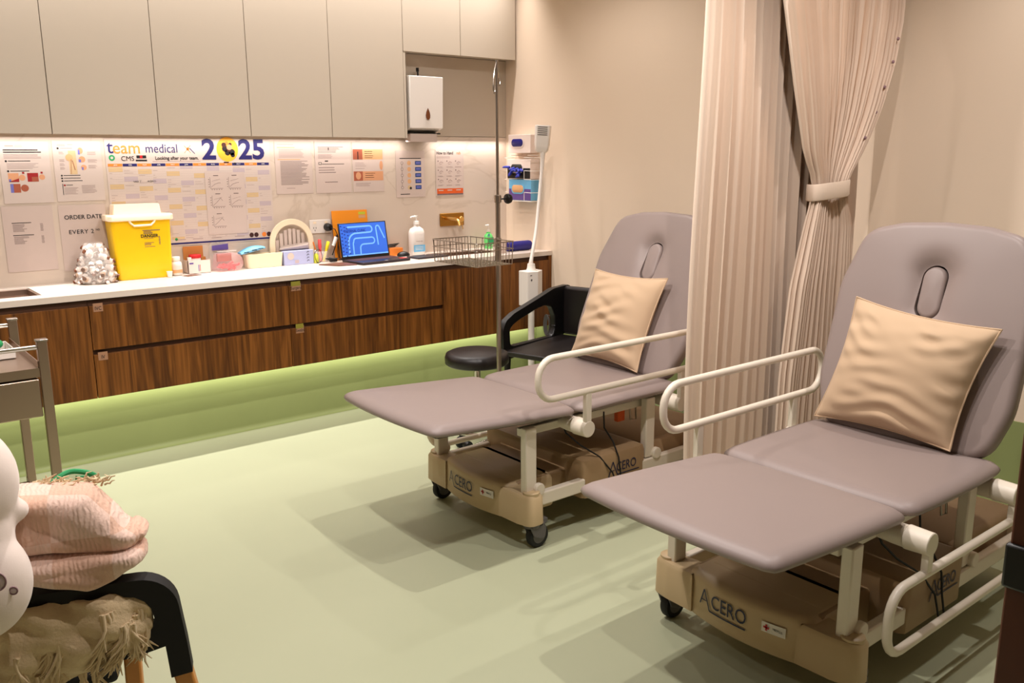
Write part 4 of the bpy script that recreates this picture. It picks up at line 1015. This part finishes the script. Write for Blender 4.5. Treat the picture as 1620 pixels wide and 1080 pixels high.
# mouse
tag(MB().loops([[V(.026*k*math.cos(a), .045*k*math.sin(a), z) for a in [2*PI*i/24 for i in range(24)]] for z, k in ((0, .95), (.006, 1), (.018, .9), (.027, .6), (.031, .25))]).build('computer_mouse', 'black_plastic', loc=(3.105, 5.0, ZC)), 'small black computer mouse beside the laptop', 'mouse').rotation_euler[2] = 1.3
tag(MB().box(-.05, .05, -.03, .03, 0, .052).build('carton', 'orange', loc=(3.08, 5.075, ZC), bevel=.002), 'orange and white box behind the laptop corner and mouse', 'box')
t = thing('cable_clip', 'black clip cable on top of the orange box', 'cable', (3.06, 5.06, ZC+.055)); m_ = MB()
for k in range(4): m_.tube([(-.035, 0, .004+.006*k), (0, -.01, .007+.006*k), (.02+.01*k, 0, .008+.006*k)], .003, 6)
m_.build('cable', 'black_plastic', t)
# sanitiser bottle
t = thing('hand_sanitiser', 'large white pump bottle with a blue label on the worktop', 'pump bottle', (3.225, 5.02, ZC))
MB().loops([[V(x*a, y*a, z) for x, y in rr(-.056, .056, -.034, .034, .03)] for z, a in ((0, .94), (.004, 1), (.14, 1), (.158, .96), (.175, .80), (.186, .5), (.190, .35), (.205, .33))]).build('bottle_body', 'white_plastic', t)
MB().lathe([(.018, .205), (.020, .206), (.018, .226), (.006, .230), (.006, .252)], n=20).build('pump_collar', 'white', t)
MB().tube([(.0, 0, .252), (-.012, -.0, .256), (-.045, -.01, .256), (-.050, -.01, .250)], [.008, .009, .005, .004], 10).tube([(.0, 0, .250), (0, 0, .262)], [.011, .012], 14).build('pump_head', 'white', t)
m_ = MB().rect(-.045, .022, .045, .068, -.0352); lo = m_.build('blue_label', 'sky', t, smooth=0)
text('HAND GEL', .011, (0, -.0352, .092), FRONT, t, 'ink_pale')
for z in (.055, .045, .036): MB().rect(-.035, z, .03, z+.003, -.0358).build('label_print', 'white', lo, smooth=0)
# tablet
t = thing('tablet', 'flat dark grey folder-like tablet lying before the right sink', 'tablet', (3.19, 4.83, ZC), .04)
MB().loops([[V(x, y, z) for x, y in rr(-.12, .13, -.06, .08, .01)] for z in (.001, .010)]).build('body', 'laptop', t, bevel=.002)
# soap, cup, towel roll
t = thing('soap_dispenser', 'clear pump bottle of green soap in the corner', 'pump bottle', (3.845, 5.03, ZC))
MB().lathe([(0, 0), (.030, 0), (.032, .004), (.032, .085), (.026, .10), (.015, .108), (.014, .118)], n=24).build('bottle_body', 'soap_green', t)
MB().lathe([(.015, .118), (.016, .12), (.015, .135), (.005, .14), (.005, .165)], n=18).build('pump_collar', 'glass', t)
MB().tube([(0, 0, .165), (-.035, -.008, .166)], [.008, .004], 10).build('pump_head', 'white', t)
MB().rect(-.022, .030, .022, .080, -.0335).build('green_label', 'p_green', t, smooth=0)
MB().disc(-.022, .098, .011, -.034).build('round_badge', 'p_teal', t, smooth=0)
tag(MB().lathe([(0, 0), (.028, 0), (.034, .075), (.033, .075), (.027, .003), (0, .003)], n=28).build('tumbler', 'paper_dim', loc=(3.72, 4.72, ZC)), 'small beige cup at the front of the worktop behind the drip stand pole', 'cup')
t = thing('drink_bottle', 'dark blue bottle lying on its side on the worktop by the right wall', 'bottle', (3.91, 4.76, ZC+.034), 0)
rot = Matrix.Rotation(PI/2, 3, 'Y')
MB().lathe([(0, -.115), (.030, -.112), (.034, -.10), (.034, .085), (.030, .10), (.02, .108)], n=28, mt=rot).build('bottle_body', 'deep_blue', t)
MB().lathe([(.016, .108), (.016, .125), (.0, .127)], n=20, mt=rot).build('cap', 'white', t)

# ============================================================ glove dispensers on the right wall
XG = XW-.002
def gbox(label, y0, y1, z0, z1, d, bodym, topm=None, open_y=None, hole='deep_blue', glove=None, rz=None):
    t = thing('glove_box', label, 'glove box', (XG, (y0+y1)/2, z0), group=None)
    MB().box(XG-d, XG, y0, y1, z0, z1).build('carton', bodym, t, bevel=.002, world=True)
    if topm: MB().box(XG-d-.0012, XG-d, y0+.002, y1-.002, z0+.002, z0+(z1-z0)*.55).build('lower_panel', topm, t, world=True)
    hy, hz = (y0+y1)/2+.02, (z0+z1)/2+.008; w_, h_ = .062, .026
    P = [(hy+a, hz+b) for a, b in rpoly([(-w_, -h_), (w_, -h_), (w_, h_), (-w_, h_)], .025)]
    Po = [(hy+a, hz+b) for a, b in rpoly([(-w_-.01, -h_-.01), (w_+.01, -h_-.01), (w_+.01, h_+.01), (-w_-.01, h_+.01)], .034)]
    MB().loops([[V(XG-d-.0016, y, z) for y, z in Po], [V(XG-d-.003, y, z) for y, z in Po]]).build('opening_rim', bodym, t, world=True)
    MB().loops([[V(XG-d-.003, y, z) for y, z in P], [V(XG-d-.005, y, z) for y, z in P], [V(XG-d-.010, y, z) for y, z in inset(P, .01)]]).build('opening', hole, t, world=True)
    return t
g1 = gbox('white glove box with a dark blue oval opening, topmost on the right wall', 4.745, 4.990, 1.573, 1.700, .075, 'carton')
g2 = gbox('white and black glove box with blue gloves spilling out, middle of the wall rack', 4.735, 4.990, 1.395, 1.530, .085, 'carton', 'black_plastic', hole='black_plastic')
gl = MB(); random.seed(14)
for k in range(11):
    y, z = 4.875+random.uniform(-.05, .06), 1.462+random.uniform(-.04, .02); L_ = random.uniform(.03, .075); a = random.uniform(.2, 2.9)
    gl.tube([(XG-.088, y, z), (XG-.105, y+L_*.5*math.cos(a), z-L_*.25), (XG-.112, y+L_*math.cos(a), z-L_*.5*abs(math.sin(a)))], [.012, .012, .006], 8)
gl.tube([(XG-.09, 4.945, 1.475), (XG-.11, 4.990, 1.478), (XG-.11, 5.020, 1.472)], [.012, .010, .004], 8)
gl.build('blue_gloves', 'glove_blue', g2, world=True, subsurf=1)
g3 = gbox('purple and pale blue glove box with a tan opening, lowest in the wall rack', 4.735, 4.980, 1.245, 1.390, .080, 'sky', 'violet', hole='p_tan')
t = thing('wall_rack', 'white wire rack on the right wall holding the glove boxes', 'rack', (XG, 4.845, 1.24))
m_ = MB()
for z in (1.24, 1.30, 1.39, 1.45, 1.54):
    m_.tube([(XG-.001, 4.710, z), (XG-.096, 4.710, z), (XG-.096, 4.790, z+.002)], .0022, 6)
    m_.tube([(XG-.001, 5.005, z), (XG-.096, 5.005, z), (XG-.096, 4.975, z)], .0022, 6)
for y in (4.790,): m_.tube([(XG-.096, y, 1.24), (XG-.096, y, 1.302)], .0022, 6).tube([(XG-.096, y, 1.39), (XG-.096, y, 1.452)], .0022, 6)
m_.tube([(XG-.096, 5.005, 1.24), (XG-.096, 4.710, 1.24)], .0022, 6)
m_.build('wire_frame', 'white', t, world=True)
for y in (4.745, 4.925): MB().box(XG-.10, XG, y, y+.003, 1.555, 1.560).build('support_clip', 'white', t, world=True)
# ============================================================ examination lamp
t = thing('examination_lamp', 'white gooseneck examination lamp on a floor pole by the right wall', 'lamp', (3.72, 4.36, 0))
hd = Matrix.Translation((3.893, 4.50, 1.575)) @ Matrix.Rotation(-.72, 4, 'Z') @ Matrix.Rotation(.06, 4, 'Y')
m_ = MB(); P = rpoly([(-.045, -.035), (.045, -.035), (.055, .03), (-.055, .03)], .012)
L = [[hd @ V(x*k, y*k, z) for x, y in P] for z, k in ((0, .62), (.012, .84), (.05, .97), (.165, 1.04), (.175, 1.0))]
m_.loops(L); ho = m_.build('lamp_head', 'white_plastic', t, world=True, bevel=.002)
m_ = MB()
for k in range(5): m_.box(-.034, .030, -.0385, -.0360, .112+.0125*k, .1155+.0125*k, 0, hd)
so = m_.build('vent_slots', 'black_gap', ho, world=False); so.location = -t.location
gp = [(3.895, 4.49, 1.58), (3.890, 4.49, 1.50), (3.868, 4.48, 1.38), (3.833, 4.46, 1.23), (3.787, 4.43, 1.08), (3.728, 4.39, .965), (3.692, 4.37, .88), (3.690, 4.37, .85)]
def smoothp(P, k=4):
    P = [Vector(p) for p in P]; out = []
    for i in range(len(P)-1):
        p0, p1, p2, p3 = P[max(0, i-1)], P[i], P[i+1], P[min(len(P)-1, i+2)]
        for j in range(k):
            t_ = j/k; out.append(.5*((2*p1)+(p2-p0)*t_+(2*p0-5*p1+4*p2-p3)*t_*t_+(3*p1-p0-3*p2+p3)*t_**3))
    return out+[P[-1]]
gp = smoothp(gp); nG = len(gp)
MB().tube(gp, [.019*(1-i/6)+.0115*(i/6) if i < 6 else .0115 if i < nG-8 else .0115+.012*((i-(nG-8))/8)**2 for i in range(nG)], 16).build('gooseneck', 'white_plastic', t, world=True)
m_ = MB().loops([[V(x, y, z) for x, y in rpoly([(3.622, 4.325), (3.692, 4.30), (3.768, 4.345), (3.768, 4.42), (3.622, 4.42)], .012)] for z in (.585, .815)]); m_.build('control_box', 'white_plastic', t, world=True, bevel=.003)
MB().lathe([(.035, .815), (.028, .83), (.024, .86)], (3.692, 4.37, 0), 20).build('collar', 'white', t, world=True)
m_ = MB().rect(3.636, .788, 3.664, .793, 4.314); m_.build('control_mark', 'ink_soft', t, world=True, smooth=0)
MB().lathe([(0, 0), (.008, 0), (.008, .003), (0, .004)], (3.652, 4.317, .76), 16, mt=Matrix.Rotation(PI/2, 3, 'X')).build('control_button', 'castor_grey', t, world=True)
MB().cyl((3.692, 4.37, .09), (3.692, 4.37, .59), .021, 20).build('pole', 'white_plastic', t, world=True)
MB().cyl((3.692, 4.37, .06), (3.692, 4.37, .12), .035, 20).build('base_hub', 'white_plastic', t, world=True)
for k in range(5):
    a = 2*PI*k/5+.3; e = V(3.692+.26*math.cos(a), 4.37+.26*math.sin(a), .075)
    lg = MB().tube([V(3.692, 4.37, .095), e], [.018, .012], 10).build('base_leg', 'white_plastic', t, world=True)
    MB().lathe([(.0, -.012), (.025, -.012), (.028, -.008), (.028, .008), (.025, .012), (0, .012)], (e.x, e.y, .028), 18, mt=Matrix.Rotation(PI/2, 3, 'X')).build('castor', 'castor_grey', t, world=True)
    MB().cyl((e.x, e.y, .03), (e.x, e.y, .075), .007, 8).build('castor_stem', 'castor_grey', t, world=True)
m_ = MB()
for k in range(5): m_.tube([(3.765+.004*k, 4.30+(.045-.004*k)*math.cos(a)*.6, .45+(.07-.005*k)*math.sin(a)) for a in [2*PI*i/26 for i in range(26)]], .004, 6, closed=True)
m_.tube(smoothp([(3.765, 4.30, .52), (3.83, 4.30, .49), (3.86, 4.30, .42), (3.86, 4.30, .36)]), .0035, 8)
m_.build('coiled_cable', 'castor_grey', t, world=True)
MB().tube([(3.86, 4.30, .385), (3.86, 4.30, .35), (3.86, 4.30, .325)], [.008, .014, .016], 12).build('plug', 'castor_grey', t, world=True)

# ============================================================ drip stand
IX, IY = 2.690, 3.440
t = thing('drip_stand', 'steel drip stand with wire basket beside the far couch', 'drip stand', (IX, IY, 0))
MB().cyl((0, 0, .10), (0, 0, 1.34), .0125, 20).build('outer_pole', 'steel', t)
MB().cyl((0, 0, 1.33), (0, 0, 2.0), .0075, 16).build('inner_pole', 'steel', t)
MB().lathe([(.014, 1.325), (.018, 1.327), (.018, 1.36), (.013, 1.363)], n=20).build('clamp_collar', 'steel', t)
m_ = MB().tube([(.015, -.004, 1.343), (.045, -.012, 1.343)], .004, 8); m_.lathe([(r*(1+.18*0), z) for r, z in ((.010, 0), (.024, .004), (.026, .016), (.022, .028), (.008, .030))], (.042, -.011, 1.343), 10, mt=Matrix.Rotation(PI/2, 3, 'Y')).build('clamp_knob', 'black_plastic', t, bevel=.003)
dv = V(.62, -.78, 0)
for s, zt in ((-1, 1.86), (1, 1.90)):
    P = [V(0, 0, 1.995), V(s*.018, s*.01, 1.96), V(s*.034, s*.02, 1.92), V(s*.040, s*.024, zt+.01), V(s*.034, s*.020, zt-.012), V(s*.022, s*.013, zt-.010), V(s*.018, s*.010, zt+.02)]
    MB().tube(smoothp(P), .0042, 8).build('bag_hook', 'steel', t)
MB().cyl((0, 0, .08), (0, 0, .15), .026, 20).build('base_hub', 'steel', t)
for k in range(5):
    a = 2*PI*k/5+.55; e = V(.27*math.cos(a), .27*math.sin(a), .075)
    MB().tube([V(0, 0, .12), e*.5+V(0, 0, .06), e], [.011, .010, .009], 10).build('base_leg', 'chrome', t)
    w_ = MB().lathe([(0, -.011), (.030, -.011), (.033, -.007), (.033, .007), (.030, .011), (0, .011)], (e.x, e.y, .033), 20, mt=Matrix.Rotation(PI/2, 3, 'X')).build('castor', 'rubber', t)
    MB().cyl((e.x, e.y, .04), (e.x, e.y, .08), .009, 10).build('castor_stem', 'black_plastic', w_)
# basket
ba = thing('x', '', '', (0, 0, 0)); bpy.data.objects.remove(ba)
m_ = MB(); w2 = .0019
ang = 0; R2 = Matrix.Rotation(ang, 3, 'Z')
bx0, bx1, by0, by1, bz0, bz1 = -.245, -.012, -.145, .225, 1.035, 1.145
def bp(x, y, z): return R2 @ V(x, y, z)
for z in (bz1, bz1-.035, bz0):
    k = 0 if z > bz0 else .01
    c_ = rr(bx0+k, bx1-k, by0+k, by1-k, .012, 4); m_.tube([bp(x, y, z) for x, y in c_], .0026 if z == bz1 else w2, 8, closed=True)
for i in range(12):
    x = bx0+.012+(bx1-bx0-.024)*i/11; m_.tube([bp(x, by0, bz1), bp(x, by0+.006, bz0), bp(x, by1-.006, bz0), bp(x, by1, bz1)], w2, 6)
for i in range(8):
    y = by0+.012+(by1-by0-.024)*i/7; m_.tube([bp(bx0, y, bz1), bp(bx0+.006, y, bz0), bp(bx1-.006, y, bz0), bp(bx1, y, bz1)], w2, 6)
m_.build('wire_basket', 'steel', t)
MB().lathe([(.013, 1.02), (.017, 1.022), (.017, 1.15), (.013, 1.152)], n=20).build('basket_clamp', 'steel', t)

# ============================================================ stool
t = thing('stool', 'round black padded stool on a chrome star base behind the far couch', 'stool', (2.83, 3.82, 0))
MB().lathe([(0, .415), (.165, .415), (.178, .425), (.180, .455), (.172, .478), (.15, .488), (.0, .492)], n=48).build('seat', 'black_seat', t, smooth=70)
MB().lathe([(.120, .405), (.125, .415), (.125, .416)], n=32).build('seat_plate', 'black_plastic', t)
MB().cyl((0, 0, .09), (0, 0, .41), .020, 20).build('gas_column', 'chrome', t)
MB().cyl((0, 0, .07), (0, 0, .12), .035, 20).build('base_hub', 'chrome', t)
for k in range(5):
    a = 2*PI*k/5+2.6; e = V(.26*math.cos(a), .26*math.sin(a), .075)
    MB().tube([V(0, 0, .10), e], [.018, .010], 10).build('base_leg', 'chrome', t)
    w_ = MB().lathe([(0, -.02), (.022, -.02), (.025, -.014), (.025, .014), (.022, .02), (0, .02)], (e.x, e.y, .025), 18, mt=Matrix.Rotation(PI/2, 3, 'X')).build('castor', 'black_plastic', t)
    MB().cyl((e.x, e.y, .03), (e.x, e.y, .085), .008, 10).build('castor_stem', 'chrome', w_)

# ============================================================ black armchair behind the far couch
def wedge_arm(mb, pts_out, pts_in, y0, y1):
    pass
def armchair(name, label, loc, rz):
    t = thing(name, label, 'armchair', loc, rz)
    # local: x forward-to-back along arm (front at x=0, back at x=.55), y across; seat .45
    KX = 1.15
    for s, nm in ((0, 'arm'), (1, 'arm')):
        y = -s*.56
        out = [(.0, .36), (-.005, .55), (.02, .60), (.09, .635), (.30, .69), (.46, .735), (.62, .74), (.62, .50), (.56, .42), (.50, .40)]
        inn = [(.06, .44), (.055, .54), (.075, .565), (.13, .585), (.30, .63), (.38, .64), (.44, .62), (.47, .56), (.47, .48), (.45, .43)]
        out = [(x*KX, z) for x, z in out]; inn = [(x*KX, z) for x, z in inn]; c0 = 0
        P1 = resample(rpoly(out, [.02, .03, .04, .1, .1, .05, .02, .03, .03, .02]), 72); P2 = resample(rpoly(inn, [.03, .02, .02, .05, .05, .03, .04, .04, .03, .02]), 72)
        c = (.30, .54); A2 = sorted(range(72), key=lambda i: 0)
        def near(p): 
            a = math.atan2(p[1]-c[1], p[0]-c[0]); return min(P2, key=lambda q: abs((math.atan2(q[1]-c[1], q[0]-c[0])-a+PI) % (2*PI)-PI))
        I = [near(p) for p in P1]; L = [[V(x, y-.022, z) for x, z in P1], [V(x, y+.022, z) for x, z in P1], [V(x, y+.022, z) for x, z in I], [V(x, y-.022, z) for x, z in I], [V(x, y-.022, z) for x, z in P1]]
        MB().loops(L, 0, False, False).build('arm', 'black_plastic', t, bevel=.008, seg=3)
    MB().loops([[V(x, y, z) for x, y in rpoly([(0, -.56), (.62, -.56), (.62, 0), (0, 0)], .04)] for z in (.395, .425)]).build('seat', 'black_seat', t, bevel=.006)
    MB().box(.64, .69, -.56, .0, .42, .735).build('backrest', 'black_seat', t, bevel=.02)
    for x, y in ((.04, -.02), (.04, -.54), (.62, -.02), (.62, -.54)):
        MB().tube([(x, y, .40), (x-.02 if x < .2 else x+.03, y, 0)], [.020, .014], 12).build('leg', 'black_plastic', t)
    return t
armchair('armchair', 'black plastic armchair with open arms behind the far couch', (3.12, 3.97, 0), .25)

# ============================================================ steel trolley at the left
t = thing('trolley', 'stainless steel trolley with drawer at the left edge', 'trolley', (.2, 3.8, 0))
TX0, TX1, TY0, TY1 = -.12, .625, 3.527, 4.085
for x in (TX0, TX1):
    for y in (TY0, TY1):
        MB().box(x-.017, x+.017, y-.014, y+.014, .07, .893).build('post', 'steel_brushed', t, bevel=.002, world=True)
        MB().box(x-.020, x+.020, y-.017, y+.017, .893, .901).build('post_cap', 'steel', t, bevel=.002, world=True)
        w_ = MB().lathe([(0, -.012), (.030, -.012), (.034, -.006), (.034, .006), (.030, .012), (0, .012)], (x, y, .034), 20, mt=Matrix.Rotation(PI/2, 3, 'X')).build('castor', 'rubber', t, world=True)
for z, nm in ((.79, 'top_shelf'), (.18, 'bottom_shelf')):
    m_ = MB().box(TX0, TX1-.017, TY0+.0, TY1, z, z+.004)
    for a in ((TX0, TX1-.017, TY0-.008, TY0-.004), (TX0, TX1-.017, TY1+.004, TY1+.008)): m_.box(*a, z-.028, z+.006)
    m_.box(TX1-.02, TX1-.017, TY0, TY1, z-.028, z+.03); m_.build(nm, 'steel_brushed', t, world=True)
for y in (TY0-.004, TY1):
    MB().tube([(TX0, y, .876), (TX1-.016, y, .876)], .006, 10).build('guard_rail', 'steel', t, world=True)
    MB().tube([(TX0, y, .868), (TX1-.016, y, .868)], .004, 8).build('guard_rail', 'steel', t, world=True)
dr_ = MB().box(TX0+.02, TX1-.022, TY0-.010, TY1-.03, .612, .755); dr_.build('drawer', 'steel_brushed', t, bevel=.004, world=True)
t = thing('instrument_tray', 'white tray of dark bottles on the trolley top', 'tray', (.455, 3.86, .796))
m_ = MB()
for a in ((-.18, .12, -.10, .10, 0, .004), (-.18, .12, -.10, -.096, 0, .035), (-.18, .12, .096, .10, 0, .035), (.116, .12, -.10, .10, 0, .035), (-.18, -.176, -.10, .10, 0, .035)): m_.box(*a)
m_.build('tray', 'white_plastic', t, bevel=.002)
random.seed(17); first_b = None
for k, (dx, dz, c) in enumerate(((-.06, .012, 'p_brown'), (-.02, .012, 'p_red'), (.03, .012, 'p_brown'), (.075, .012, 'p_brown'))):
    o = MB().tube([(0, -.08, .012), (0, .08, .012)], .011, 12).build('sample_tube', c, loc=(.455+dx, 3.86, .802))
    tag(o, ['dark brown capped tube lying leftmost in the white trolley tray', 'dark red capped tube lying in the white trolley tray', 'dark brown tube lying third from left in the white trolley tray', 'dark brown tube lying at the right end of the white trolley tray'][k], 'tube')
for k, (dx, dy, dz, r, c, l) in enumerate(((-.03, 0, .085, .030, 'p_yellow', 'small yellow rubber toy block on the trolley tray'), (-.05, -.01, .055, .026, 'red', 'small red rubber ball below the yellow one on the trolley'), (.045, 0, .045, .026, 'p_green', 'small dark green rubber ball on the trolley tray'))):
    o = MB().lathe([(r*math.sin(PI*i/8)*1.2, -r*math.cos(PI*i/8)*.8) for i in range(9)], n=20).build('therapy_ball', c, loc=(.455+dx+.02, 3.86+dy, .80+dz-.004)); tag(o, l, 'ball')

# ============================================================ chair in the left foreground
cz = math.atan2(-.35, .937); CL = V(.215, 1.954, 0)
t = thing('armchair', 'wooden-legged chair with black arm in the left foreground', 'armchair', CL, cz)
out = [(-.62, .664), (.262, .664)]+arc(.262, .584, .080, PI/2, .12, 8)[1:]+[(.352, .50), (.358, .428), (.313, .422), (.307, .500), (.24, .485), (-.62, .46), (-.62, .485), (.235, .512)]+arc(.232, .572, .058, -PI/2, PI/2, 8)+[(.15, .634), (-.62, .634)]
MB().loops([[V(x, y, z) for x, z in out] for y in (-.02, .022)]).build('arm', 'black_fabric', t, bevel=.007, seg=3)
MB().tube([(.335, 0, .44), (.375, 0, .20), (.40, 0, 0)], .02, rect=(.040, .036)).build('leg', 'blond_wood', t, bevel=.005)
MB().tube([(.225, .10, .50), (.222, .10, .25), (.22, .10, 0)], .02, rect=(.036, .036)).build('leg', 'blond_wood', t, bevel=.005)
MB().tube([(-.55, .0, .47), (-.60, 0, 0)], .02, rect=(.040, .036)).build('leg', 'blond_wood', t, bevel=.005)
MB().tube([(-.55, .50, .47), (-.60, .5, 0)], .02, rect=(.040, .036)).build('leg', 'blond_wood', t, bevel=.005)
MB().box(-.60, .20, .03, .50, .40, .44).build('seat', 'black_fabric', t, bevel=.015)
# fringed throw hung under the arm
t = thing('fringed_throw', 'cream fringed throw bunched on the seat under the black arm', 'throw', CL, cz); random.seed(31)
m_ = MB(); nx, nz = 46, 16; vs = []
top = li([(9, .625)]) ; 
zbot = li([(0.30, .552), (.285, .545), (.22, .495), (.15, .468), (.05, .440), (-.05, .42), (-.5, .40)])
def thr(u, v, s):
    x = -.40+.688*u; e = max(0, (x-.20)/.088); zt = .640-.045*e*e; z = zt+(zbot(x)-zt)*v
    bul = .045*math.sin(PI*min(1, max(0, v*.9+.08)))**.6*(1-.8*e*e)
    f_ = .016*abs(math.sin(x*26+.8*math.sin(z*30)+v*1.5))+.008*math.sin(x*61+z*35)+.005*math.sin(z*120+x*40)+.004*math.sin(x*190-z*60)
    return V(x, .012-(bul+f_*.9), z)
g = [[thr(i/nx, j/nz, 1) for i in range(nx+1)] for j in range(nz+1)]; vs = [p for r in g for p in r]
m_.add(vs, [(j*(nx+1)+i, j*(nx+1)+i+1, (j+1)*(nx+1)+i+1, (j+1)*(nx+1)+i) for j in range(nz) for i in range(nx)])
m_.build('cloth', 'throw', t, smooth=80, subsurf=1, solid=.02, orient=False)
fr = MB()
for k in range(40):
    u = random.choice((.56, .60, .64, .66, .72, .78, .84, .88, .92, .95, .965))+random.gauss(0, .012); u = min(.972, u)
    v0 = random.choice((.25, .5, .7, .8, .95)) if u < .93 else random.uniform(.3, .95); p0 = thr(u, v0, 1); L_ = random.uniform(.05, .085); dx = random.gauss(-.004, .006)
    for q in range(9):
        P = [p0+V(random.gauss(0, .003), -.006+random.gauss(0, .002), .012)]; sx_ = random.gauss(dx, .009)/5; ll = L_*random.uniform(.7, 1.15)
        for w_ in range(5): P.append(P[-1]+V(sx_*(w_-.5)+random.gauss(0, .0018), random.gauss(-.0006, .0016), -ll/5))
        fr.tube(P, [.0042, .0036, .0034, .0030, .0022, .0009], 5)
tag(fr.build('fringe', 'fringe', t, smooth=80), kind='stuff')
# pink muslin blanket folded over the arm
t = thing('muslin_blanket', 'pink checked crinkled muslin blanket folded on the black arm', 'blanket', CL, cz)
def slab(name, pts, y0, y1, fold, seed):
    P = resample(rpoly(pts, [.012]*len(pts), 5), 90); cx = sum(p[0] for p in P)/90; cz_ = sum(p[1] for p in P)/90
    rg = [(0, y1), (0.0, (y0+y1)/2), (.10, y0+.012), (.3, y0+.002), (.55, y0-.004), (.8, y0-.004), (.97, y0-.002)]; L = []
    for t_, y in rg:
        ring = []
        for x, z in P:
            X, Z = x+(cx-x)*t_, z+(cz_-z)*t_; w_ = fold*(math.sin(X*38+Z*62+seed)+.7*math.sin(X*75-Z*30+seed*2))*min(1, t_*5)
            ring.append(V(X, y-w_, Z))
        L.append(ring)
    return MB().loops(L).build(name, 'muslin', t, smooth=80, subsurf=1)
slab('upper_fold', [(-.05, .880), (.06, .882), (.190, .868), (.212, .838), (.238, .805), (.248, .785), (.288, .752), (.268, .722), (.22, .722), (.12, .742), (-.05, .735)], -.03, .10, .0050, 1)
slab('lower_fold', [(-.05, .755), (.10, .748), (.20, .742), (.288, .728), (.290, .700), (.268, .690), (.235, .668), (.185, .652), (.12, .668), (.03, .690), (-.05, .69)], -.045, .10, .0045, 4)
slab('corner_fold', [(.245, .790), (.296, .748), (.27, .728), (.255, .738)], .02, .10, .002, 2)
fr = MB(); random.seed(12)
for k in range(46):
    x = .06+.15*k/45; a = V(x, random.uniform(.05, .09), .868-.06*(x-.06)+random.uniform(-.003, .003)); P = [a]
    for q in range(4): P.append(P[-1]+V(random.gauss(.003, .006), random.gauss(0, .003), random.uniform(-.001, .007)))
    fr.tube(P, [.0026, .0024, .0022, .0018, .001], 5)
tag(fr.build('fringe', 'fringe', t, smooth=80), kind='stuff')
# green ribbon behind the blanket
tag(MB().tube(smoothp([(0, 0, 0), (.02, .0, .018), (.05, .01, .024), (.08, .0, .018), (.10, .01, 0), (.06, .01, .006)]), .006, 8).build('green_tubing', 'p_green', loc=(.342, 2.05, .838)), 'loop of dark green tubing behind the muslin blanket', 'tubing')
# plush toy
t = thing('plush_toy', 'pale pink plush toy with round stitched paw pads at the left edge', 'soft toy', CL, cz)
def blob(cs, name, mt='soft_plush'):
    bm_ = MB()
    for c, r, sq in cs: bm_.loops([[V(c[0]+r*sq[0]*math.sin(a)*math.cos(b), c[1]+r*sq[1]*math.sin(a)*math.sin(b), c[2]+r*sq[2]*math.cos(a)) for b in [2*PI*i/28 for i in range(28)]] for a in [PI*(k+.2)/16.4 for k in range(17)]])
    o = bm_.build(name, mt, t, smooth=90)
    q = o.modifiers.new('remesh', 'REMESH'); q.mode = 'VOXEL'; q.voxel_size = .008; q.use_smooth_shade = True
    q = o.modifiers.new('smooth', 'SMOOTH'); q.iterations = 5; q.factor = .5
    return o
blob([((-.035, -.08, .940), .125, (.92, .8, 1.0)), ((-.022, -.09, .83), .10, (.85, .8, 1)), ((-.012, -.11, .745), .115, (.88, .75, 1)), ((-.04, -.09, 1.03), .085, (1, .9, .9)), ((.052, -.045, .862), .032, (1, 1, .8))], 'body')
def pad(x, z, r, y):
    MB().tube([(x+r*math.cos(a)*.9, y, z+r*math.sin(a)) for a in [2*PI*i/28 for i in range(28)]], .0016, 6, closed=True).build('pad_stitching', 'plush_line', t)
    MB().lathe([(r*.9, 0), (r*.7, .002), (0, .003)], (x, y+.001, z), 24, mt=Matrix.Rotation(PI/2, 3, 'X')).build('paw_pad', 'plush_pad', t)
pad(.044, .778, .018, -.186); pad(.066, .748, .0075, -.168)
